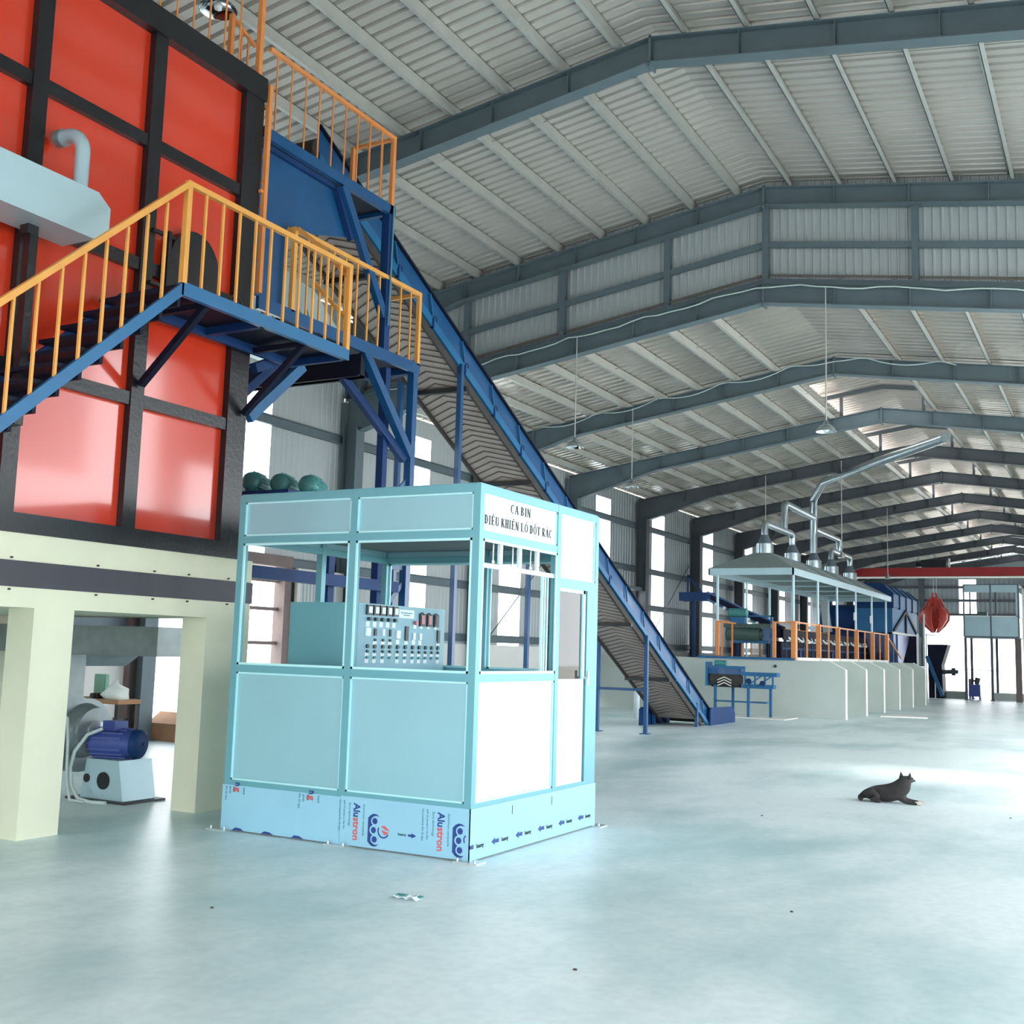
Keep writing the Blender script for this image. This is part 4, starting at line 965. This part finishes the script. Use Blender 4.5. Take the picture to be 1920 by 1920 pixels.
MB().bar((-11.1, 33, 3.26), (-8.9, 33.1, 2.3), .5, .22).build('belt_frame', 'navy_sheet', ic)
MB().bar((-11.1, 32.74, 3.42), (-8.9, 32.8, 2.45), .04, .05).bar((-11.1, 32.74, 3.2), (-8.9, 32.8, 2.2), .04, .05).build('side_rail', 'blue_paint', ic)
m_ = MB()
for i in range(8): m_.cyl((-10.8+i*.25, 32.75, 3.04-i*.109), (-10.8+i*.25, 32.7, 3.04-i*.109), .05, n=10)
m_.build('rollers', 'clear_aluminium', ic)
for x, z in ((-11.6, 3.15), (-10.2, 2.7)): MB().box(x-.04, x+.04, 32.95, 33.05, 1.44, z).build('leg', 'dark_blue', ic)
MB().bar((-11.8, 33, 3.95), (-11.3, 33, 3.35), .05, .05).bar((-11.8, 33, 3.3), (-11.8, 33, 3.95), .05, .05).build('brace', 'dark_blue', ic)

so = thing('sorting_conveyor', 'dark sorting belt with white chute lips behind the orange guard rail', 'conveyor', (-9, 39, 1.44))
MB().box(-9.3, -8.7, 32.2, 46, 2.1, 2.3).build('belt_trough', 'navy_sheet', so)
MB().box(-9.25, -8.75, 32.3, 45.9, 2.3, 2.31).build('belt', 'rubber', so)
for i in range(11):
    y = 33.0+i*1.05
    MB().tube([(-8.62, y-.3, 2.10), (-8.56, y-.18, 2.02), (-8.54, y, 1.99), (-8.56, y+.18, 2.02), (-8.62, y+.3, 2.10)], .035, 8).build('chute_lip', 'white_label', so)
    MB().box(-8.69, -8.66, y-.42, y-.34, 1.44, 2.3).build('leg', 'dark_blue', so)
MB().box(-8.66, -8.62, 32.2, 46, 2.02, 2.32).build('side_sheet', 'navy_sheet', so)
MB().box(-9.2, -8.8, 32.6, 45.5, 1.5, 1.98).build('drive_housing', 'navy_sheet', so)
MB().box(-8.72, -8.66, 32.2, 46, 1.74, 1.8).build('tie_bar', 'dark_blue', so)
m_ = MB()
for i in range(5): m_.cyl((-8.64, 34+i*2.1, 1.62), (-8.58, 34+i*2.1, 1.62), .12, n=12)
m_.build('drive_wheel', 'dark_blue', so)
tag(MB().box(-9.55, -9.1, 36.6, 37, 1.44, 1.75).build('wooden_crate', 'cardboard'), 'small pale crate on the platform under the sorting belt', 'crate')

bc = thing('belt_feeder', 'small blue belt feeder with chevron belt on four legs before platform wall', 'conveyor', (-8.7, 27.9, 0))
MB().cyl((-9.3, 27.9, .92), (-8.55, 27.9, .92), .2, n=18).build('chevron_drum', 'rubber', bc)
m_ = MB()
for i in range(3):
    x = -9.1+i*.02
    m_.bar((-8.92, 27.69-.0, .98-.07*i), (-9.1, 27.70, .90-.07*i), .02, .02).bar((-8.92, 27.69, .98-.07*i), (-8.74, 27.70, .90-.07*i), .02, .02)
m_.build('chevron_ribs', 'edge_white', bc)
MB().box(-9.35, -8.5, 27.75, 28.1, 1.05, 1.2).build('hood', 'blue_paint', bc)
MB().cyl((-9.2, 27.8, 1.32), (-8.9, 27.8, 1.32), .08, n=14).build('motor', 'green_motor', bc)
MB().box(-9.25, -8.4, 27.72, 27.78, 1.2, 1.26).box(-9.42, -9.36, 27.7, 28.1, .75, 1.35).build('frame', 'bright_blue', bc)
MB().box(-8.5, -7.6, 27.75, 28.05, 1.02, 1.12).box(-8.5, -7.7, 27.75, 28.05, .72, .82).build('extension', 'bright_blue', bc)
for x in (-8.4, -8.15, -7.9, -7.7): MB().box(x-.02, x+.02, 27.74, 27.78, .75, 1.1).build('strut', 'bright_blue', bc)
MB().bar((-8.35, 27.73, .78), (-7.95, 27.73, 1.05), .03, .03).bar((-8.1, 27.73, .78), (-7.7, 27.73, 1.05), .03, .03).build('link', 'steel_blue', bc)
MB().cyl((-8.3, 27.73, .9), (-8.3, 27.68, .9), .07, n=12).cyl((-7.95, 27.73, .86), (-7.95, 27.68, .86), .06, n=12).build('pulley', 'dark_blue', bc)
for x, y in ((-9.17, 27.75), (-8.85, 28.2), (-8.3, 27.7), (-7.85, 28.1)): MB().box(x-.03, x+.03, y-.03, y+.03, 0, .78).build('leg', 'steel_blue', bc)
MB().box(-9.17, -8.3, 27.72, 27.76, .36, .4).box(-8.3, -7.85, 27.7, 28.1, .36, .39).build('cross_tie', 'steel_blue', bc)
MB().box(-8.9, -7.3, 27.4, 28.6, 0, .015).build('drip_tray', 'edge_white', bc)

# big blue screening machine behind the canopy
tr = thing('screening_drum', 'large dark blue screening drum behind the canopy posts', 'machine', (-9.2, 45.2, 1.44))
MB().cyl((-10.4, 44.8, 3.0), (-7.95, 44.8, 3.0), .62, n=24).build('drum', 'dark_blue', tr)
MB().box(-10.3, -8.05, 44.3, 45.2, 2.3, 2.75).build('chassis', 'dark_blue', tr)
MB().prism([(-10.35, 3.75), (-10.1, 3.95), (-9.9, 2.55), (-10.25, 2.5)], 'y', 44.0, 44.1).build('end_plate', 'gable_sheet', tr)
for x in (-10.2, -9.2, -8.2): MB().box(x-.06, x+.06, 44.4, 44.52, 1.44, 2.35).build('leg', 'navy_sheet', tr)
hd = thing('dust_hood', 'tall glossy blue ribbed dust hood with sloping top beside the grab', 'hood', (-8.2, 46, 0))
HX = -7.55
prof = [(-8.9, 4.35), (-7.95, 4.35), (HX, 3.98), (HX, 3.5), (-8.9, 3.5)]
MB().prism(prof, 'y', 43.4, 49.2).build('hood_cap', 'steel_blue', hd)
for i in range(5):
    y = 43.4+i*1.45
    pr = [(-8.9, 4.38), (-7.93, 4.38), (HX+.04, 4.0), (HX+.04, 3.45), (-8.9, 3.45)]
    MB().prism(pr, 'y', y-.06, y+.06).build('cap_rib', 'dark_blue', hd)
MB().box(-8.9, HX-.03, 43.5, 49.1, 2.55, 3.5).build('body', 'steel_blue', hd)
m_ = MB().bar((HX, 43.6, 2.6), (HX, 46.3, 3.45), .05, .12).bar((HX, 46.3, 3.45), (HX, 49.0, 2.6), .05, .12).box(HX-.02, HX+.03, 46.2, 46.4, 2.55, 3.5)
m_.build('cross_brace', 'navy_sheet', hd)
MB().box(HX-.03, HX+.03, 43.4, 49.2, 2.5, 2.58).build('ledge', 'edge_white', hd)
fixnormals(MB().prism([(43.6, 2.5), (47.4, 2.5), (45.6, 1.3), (45.0, 1.3)], 'x', -8.6, HX-.05).build('hopper', 'lilac_guard', hd))
MB().box(-8.7, -7.75, 47.2, 49.0, 0, 2.5).build('rear_casing', 'navy_sheet', hd)
MB().box(-7.28, -7.22, 47.0, 47.08, 0, 2.6).box(-7.28, -7.22, 48.7, 48.78, 0, 3.45).box(-7.28, -7.22, 47.0, 48.78, 1.25, 1.32).build('frame_post', 'white_label', hd)
MB().box(-7.7, -7.32, 47.2, 48.6, 0, 2.5).build('side_casing', 'navy_sheet', hd)
for y in (43.5, 44.4): MB().box(HX-.05, HX, y-.04, y+.04, 1.3, 2.5).box(HX-.05, HX, y-.04, y+.04, 0, 1.3).build('leg', 'steel_blue', hd)

# far hopper
fh = thing('waste_hopper', 'dark funnel hopper with sloped lattice conveyor in front of bright end door', 'hopper', (-7.3, 51, 0))
fixnormals(MB().prism([(-7.42, 2.25), (-6.6, 2.25), (-6.86, 1.4), (-6.84, .95), (-6.82, 0), (-7.38, 0)], 'y', 50.7, 51.7).build('hopper_body', 'navy_sheet', fh))
m_ = MB().bar((-7.42, 50.5, 1.75), (-6.82, 50.5, .1), .1, .14)
for i in range(6): m_.bar((-7.36+i*.09, 50.42, 1.6-i*.25), (-7.22+i*.09, 50.42, 1.5-i*.25), .03, .03)
m_.build('lattice', 'steel_blue', fh)
MB().box(-7.46, -7.41, 50.5, 50.56, 0, 2.7).build('post', 'edge_white', fh)
MB().box(-7.12, -7.08, 50.5, 50.56, 0, .9).build('post', 'edge_white', fh)
MB().box(-7.46, -6.6, 50.5, 50.54, 2.62, 2.66).build('cross_bar', 'edge_white', fh)
MB().cyl((-6.85, 51, 1.1), (-6.45, 51, 1.12), .09, n=12).cyl((-6.5, 51, 1.12), (-6.35, 51, 1.12), .16, n=12).cyl((-6.35, 51, 1.12), (-6.24, 51, 1.12), .08, n=12).build('shaft_motor', 'frame_dark', fh)

# crane and grab
cr = thing('overhead_crane', 'red overhead crane girder spanning the hall with dark hoist trolley', 'crane', (-5, 60, 5.78))
MB().box(XL+.5, XR-.5, 59.85, 60.15, 5.79, 6.24).build('girder', 'red_paint', cr)
MB().box(XL+.5, XR-.5, 59.8, 60.2, 5.73, 5.79).build('bottom_flange', 'edge_white', cr)
MB().box(-9.0, -7.8, 59.8, 60.4, 6.26, 6.62).cyl((-9.25, 60, 6.45), (-9.0, 60, 6.45), .12, n=12).build('hoist', 'black_steel', cr)
MB().box(-7.7, -7.62, 59.9, 60.0, 6.24, 6.7).build('bracket', 'edge_white', cr)
for x in (XL+.6, XR-.6): MB().box(x-.3, x+.3, 58.8, 61.2, 5.75, 6.1).build('end_carriage', 'red_paint', cr)
gb = thing('grab_bucket', 'red orange-peel grab bucket hanging from the crane', 'grab', (-8.45, 60, 3.0))
MB().cyl((-8.45, 60, 4.9), (-8.45, 60, 5.8), .012, n=6).cyl((-8.3, 60, 4.9), (-8.3, 60, 5.8), .012, n=6).build('hoist_rope', 'clear_aluminium', gb)
g0 = Vector((-8.4, 60, 0))
MB().cyl(g0+Vector((0, 0, 4.3)), g0+Vector((0, 0, 4.75)), .3, .22, n=12).box(g0.x-.35, g0.x+.35, 59.9, 60.1, 4.55, 4.65).build('head', 'grab_red', gb)
m_ = MB()
for a in (-.12, .12): m_.bar(g0+Vector((a, 0, 4.75)), g0+Vector((a*.5, 0, 4.98)), .08, .08)
m_.build('shackle', 'grab_red', gb)
for i in range(5):
    a = 2*math.pi*i/5+.5; dx, dy = math.cos(a), math.sin(a); tx, ty = -dy, dx; vs = []; fs = []
    prof = [(.28, 4.3, .16), (.52, 4.18, .26), (.68, 3.9, .32), (.66, 3.6, .30), (.45, 3.28, .2), (.12, 2.96, .02)]
    for r, z, w in prof:
        w *= .78
        for k in (-1, -.33, .33, 1):
            rr = r+.07*(1-k*k)
            vs.append(g0+Vector((dx*rr+tx*w*k, dy*rr+ty*w*k, z)))
    n = len(vs)
    vs += [v-Vector((dx, dy, 0))*.04 for v in vs]
    for p in range(5):
        for k in range(3):
            fs.append((p*4+k, p*4+k+1, p*4+k+5, p*4+k+4)); fs.append((n+p*4+k, n+p*4+k+4, n+p*4+k+5, n+p*4+k+1))
        for k in (0, 3): fs.append((p*4+k, p*4+k+4, n+p*4+k+4, n+p*4+k))
    pt = fixnormals(MB().add(vs, fs, True).build('tine', 'grab_red', gb))
    MB().cyl(g0+Vector((dx*.28, dy*.28, 4.6)), g0+Vector((dx*.55, dy*.55, 4.1)), .05, n=8).build('ram', 'grab_red', pt)

# raised operator cabin at the far end
oc = thing('raised_cabin', 'silver open-window operator cabin raised on thin legs by the end door', 'cabin', (-4.8, 50.8, 0))
ox0, ox1, oy0, oy1 = -5.86, -3.78, 50.0, 52.2
for x0, x1 in ((ox0, -4.85), (-4.84, ox1)):
    MB().box(x0+.0, x1, oy0, oy0+.03, 2.62, 3.42).build('panel', 'silver_paint', oc)
    MB().box(x0, x1, oy0, oy0+.03, 4.42, 4.72).build('panel', 'silver_paint', oc)
for x in (ox0, -4.83, ox1):
    MB().box(x-.03, x+.03, oy0-.01, oy0+.05, 2.58, 4.74).build('post', 'frame_grey', oc)
    MB().box(x-.03, x+.03, oy1-.05, oy1, 2.58, 4.74).build('post', 'frame_grey', oc)
MB().box(ox0, ox1, oy0, oy1, 2.55, 2.62).box(ox0, ox1, oy0, oy1, 4.72, 4.76).build('slab', 'frame_grey', oc)
MB().box(ox1-.1, ox1+.02, oy0, oy1, 3.42, 4.42).build('side_panel', 'silver_paint', oc)
MB().box(-5.35, -5.0, 50.3, 50.7, 3.4, 3.62).build('seat_back', 'green_drum', oc)
MB().box(ox0, ox1, oy0, oy0+.03, 3.42, 3.46).build('sill', 'edge_white', oc)
for x, y in ((-5.82, 50.05), (-5.82, 52.1), (-4.82, 50.05), (-4.82, 52.1)): MB().box(x-.05, x+.05, y-.05, y+.05, 0, 2.55).box(x-.09, x+.09, y-.09, y+.09, 0, .03).build('leg', 'frame_dark', oc)
MB().box(-3.95, -3.72, 50.0, 50.2, 0, 2.55).build('column', 'brown_door', oc)
MB().bar((-5.82, 50.05, 1.25), (-4.4, 50.05, 1.2), .03, .03).build('cross_tie', 'frame_dark', oc)
ml = thing('mesh_ladder', 'pale ladder at the right edge beside the raised cabin', 'ladder', (-3.5, 50.4, 0))
for x in (-3.64, -3.3): MB().box(x-.03, x+.03, 50.4, 50.46, 0, 4.6).build('stile', 'edge_white', ml)
for i in range(15): MB().box(-3.64, -3.3, 50.41, 50.45, .25+i*.29, .29+i*.29).build('rung', 'edge_white', ml)
bm_ = thing('pump_set', 'small blue skid with pump at the foot of the raised cabin', 'machine', (-5.6, 51.2, 0))
MB().box(-5.85, -5.4, 51.0, 51.4, .12, .62).build('tank', 'motor_blue', bm_)
for x in (-5.83, -5.45): MB().box(x, x+.06, 51.0, 51.4, 0, .12).build('foot', 'motor_blue', bm_)
MB().cyl((-5.55, 51.2, .62), (-5.5, 51.2, .9), .09, .11, n=12).cyl((-5.72, 51.2, .75), (-5.55, 51.2, .8), .04, n=10).cyl((-5.82, 51.2, .62), (-5.82, 51.2, .85), .05, n=10).build('pump_head', 'frame_dark', bm_)

# ================= PENDANT LAMPS =================
def lamp(x, y, zt, zb, lb, r=.16, bare=False):
    t = thing('pendant_lamp', lb, 'lamp', (x, y, zb), 'bell lamps hanging from the roof')
    MB().cyl((x, y, zb+.16), (x, y, zt), .011, n=8).build('rod', 'purlin_grey', t)
    MB().lathe((x, y, zb), [(r, 0), (r*.92, .03), (r*.6, .09), (.05, .12), (.035, .17), (.0, .18)], 20).lathe((x, y, zb), [(r*.98, .0), (r*.88, .028), (r*.56, .085), (.0, .11)], 20).build('shade', 'reflector', t)
    MB().lathe((x, y, zb), [(0, .0), (.04, .01), (.045, .05), (.02, .1)], 12).build('bulb', 'white_label', t)
    return t
lamp(-3.95, 17.24, 7.3, 4.98, 'bell lamp hanging alone in front of the low rafters, right of conveyor')
lamp(-8.24, 17.24, 6.95, 5.0, 'bell lamp on a long rod directly above the upper conveyor guard')
lamp(-9.25, 22.24, 6.80, 5.06, 'bell lamp on a thin rod hanging above the cabin sign')
lamp(-9.16, 32.24, 6.82, 5.3, 'lamp hanging just above the nearest cone cowl of the canopy', .13)
lamp(-6.97, 32.24, 7.14, 4.35, 'lamp on a very thin rod behind the canopy ridge', .12)
lamp(-7.5, 42.24, 7.06, 4.45, 'small lamp hanging before the red crane girder near blue hood', .12)
lamp(-8.12, 8.12, 8.83, 8.05, 'bell lamp close under the high roof above the furnace railing', .2)

# ================= DOG =================
def skin_mesh(name, verts, edges, radii, m, parent, sub=2, root=0):
    me = bpy.data.meshes.new(name); o0 = Vector(parent['_o']) if parent else Vector((0, 0, 0))
    me.from_pydata([tuple(Vector(v)-o0) for v in verts], edges, [])
    o = bpy.data.objects.new(name, me); S.collection.objects.link(o)
    md = o.modifiers.new('skin', 'SKIN'); md.use_smooth_shade = True
    for i, r in enumerate(radii):
        sv = me.skin_vertices[0].data[i]; sv.radius = (r, r) if not isinstance(r, tuple) else r; sv.use_root = (i == root)
    o.modifiers.new('sub', 'SUBSURF').levels = sub; o.modifiers['sub'].render_levels = sub
    bpy.context.view_layer.update()
    e = bpy.data.meshes.new_from_object(o.evaluated_get(bpy.context.evaluated_depsgraph_get()))
    bpy.data.objects.remove(o)
    for p in e.polygons: p.use_smooth = True
    e.materials.clear(); e.materials.append(MATS[m])
    r = bpy.data.objects.new(name, e); S.collection.objects.link(r)
    if parent: r.parent = parent
    return r
dg = thing('dog', 'dark dog lying on the concrete floor with head raised, looking away', 'dog', (-2.28, 12.75, 0))
B = Vector((-2.28, 12.75, 0))
def D(x, y, z): return B+Vector((x, y, z))
V = [D(-.20, 0, .085), D(-.10, .0, .09), D(.02, 0, .095), D(.11, .0, .115),   # pelvis, loin, chest, shoulder
     D(.155, .0, .185), D(.175, .005, .245), D(.21, .045, .25), D(.235, .085, .235),   # neck, skull, muzzle base, nose
     D(-.26, .0, .06), D(-.30, -.04, .03), D(-.26, -.13, .018),         # tail
     D(.13, -.055, .07), D(.16, -.06, .03), D(.25, -.065, .02), D(.31, -.065, .018),     # near front leg
     D(.13, .055, .07), D(.16, .06, .03), D(.25, .07, .02), D(.30, .075, .018),
     D(-.17, -.075, .09), D(-.08, -.11, .06), D(-.17, -.12, .025), D(-.06, -.125, .018),      # near hind: hip, knee, hock, paw
     D(-.17, .075, .09), D(-.08, .11, .06), D(-.17, .12, .025), D(-.06, .125, .018)]
E_ = [(0, 1), (1, 2), (2, 3), (3, 4), (4, 5), (5, 6), (6, 7), (0, 8), (8, 9), (9, 10), (3, 11), (11, 12), (12, 13), (13, 14), (3, 15), (15, 16), (16, 17), (17, 18),
      (0, 19), (19, 20), (20, 21), (21, 22), (0, 23), (23, 24), (24, 25), (25, 26)]
Rr = [.095, .09, .105, .10, .085, .072, .042, .024, .04, .03, .016, .045, .028, .02, .02, .04, .028, .02, .02, .06, .045, .024, .02, .06, .045, .024, .02]
skin_mesh('body', V, E_, Rr, 'dog_fur', dg)
for s_ in (-1, 1):
    b0 = D(.172+s_*.042, -.0-s_*.026, .29)
    MB().add([b0+Vector((-.03, .0, -.03)), b0+Vector((.03, .0, -.03)), b0+Vector((0, .022, -.02)), b0+Vector((0, -.016, -.02)), b0+Vector((s_*.01, 0, .042))],
             [(0, 3, 4), (3, 1, 4), (1, 2, 4), (2, 0, 4), (0, 2, 1, 3)], False).build('ear', 'dog_fur', dg)
for y in (-.065, .075): MB().tube([D(.28, y, .022), D(.33, y, .018), D(.35, y, .016)], [.018, .017, .012], 8).build('paw', 'pale_fur', dg)
MB().lathe(D(.243, .1, .235), [(0, .012), (.01, .008), (.012, 0)], 10, (.5, .85, 0)).build('nose', 'black_steel', dg)
for s_ in (-1, 1): MB().lathe(D(.215+s_*.022, .06-s_*.014, .265), [(0, .008), (.007, .004), (.008, 0)], 8, (.4, .8, .2)).build('eye', 'black_steel', dg)

# ================= SMALL THINGS ON THE FLOOR =================
m_ = MB(); vs = []; random.seed(3)
for i in range(7):
    for j in range(3):
        vs.append((-3.95+i*.033, 5.80+j*.04+.01*random.random(), .004+.02*random.random()*(i % 2)))
fs = [(i*3+j, i*3+j+3, i*3+j+4, i*3+j+1) for i in range(6) for j in range(2)]
lit = tag(m_.add(vs, fs).build('crumpled_wrapper', 'white_label'), 'crumpled blue and white wrapper lying on the floor before the cabin', 'litter')
MB().box(-3.93, -3.86, 5.86, 5.89, .006, .016).box(-3.80, -3.75, 5.86, 5.89, .01, .02).build('printed_patch', 'green_motor', lit)
tag(MB().prism([(-5.85, 31.6), (-4.7, 32.0), (-4.75, 32.35), (-5.75, 33.0)], 'z', .0, .03).build('floor_slab', 'edge_white'), 'flat white slab on the floor before the bay walls', 'board')
for i, (x, y, lb) in enumerate(((-1.05, 12.3, 'tiny pebble right of the dog'), (-3.1, 10.8, 'tiny pebble between cabin and dog'), (-2.35, 5.05, 'tiny dark chip low on the floor'), (-4.6, 5.0, 'tiny chip near the wrapper'), (-5.2, 24.5, 'tiny chip before the bays'), (-1.8, 6.9, 'tiny chip in the middle floor'), (-3.5, 33, 'small dark scrap far down the floor'))):
    tag(MB().lathe((x, y, 0), [(.011, 0), (.009, .006), (0, .008)], 6).build('pebble', 'rubber'), lb, 'pebble', 'loose chips on the floor')
bt = thing('gas_bottle', 'white bottle standing behind the conveyor leg near sliding door', 'bottle', (-10.1, 24.8, 0))
MB().lathe((-10.1, 24.8, 0), [(0, 0), (.07, 0), (.07, .9), (.07, 1.15), (.03, 1.28), (.03, 1.36), (0, 1.36)], 14).build('cylinder_body', 'white_label', bt)
MB().cyl((-10.1, 24.8, 1.36), (-10.1, 24.8, 1.42), .02, n=8).build('valve', 'clear_aluminium', bt)
for o in bpy.data.objects:
    if '_o' in o: del o['_o']
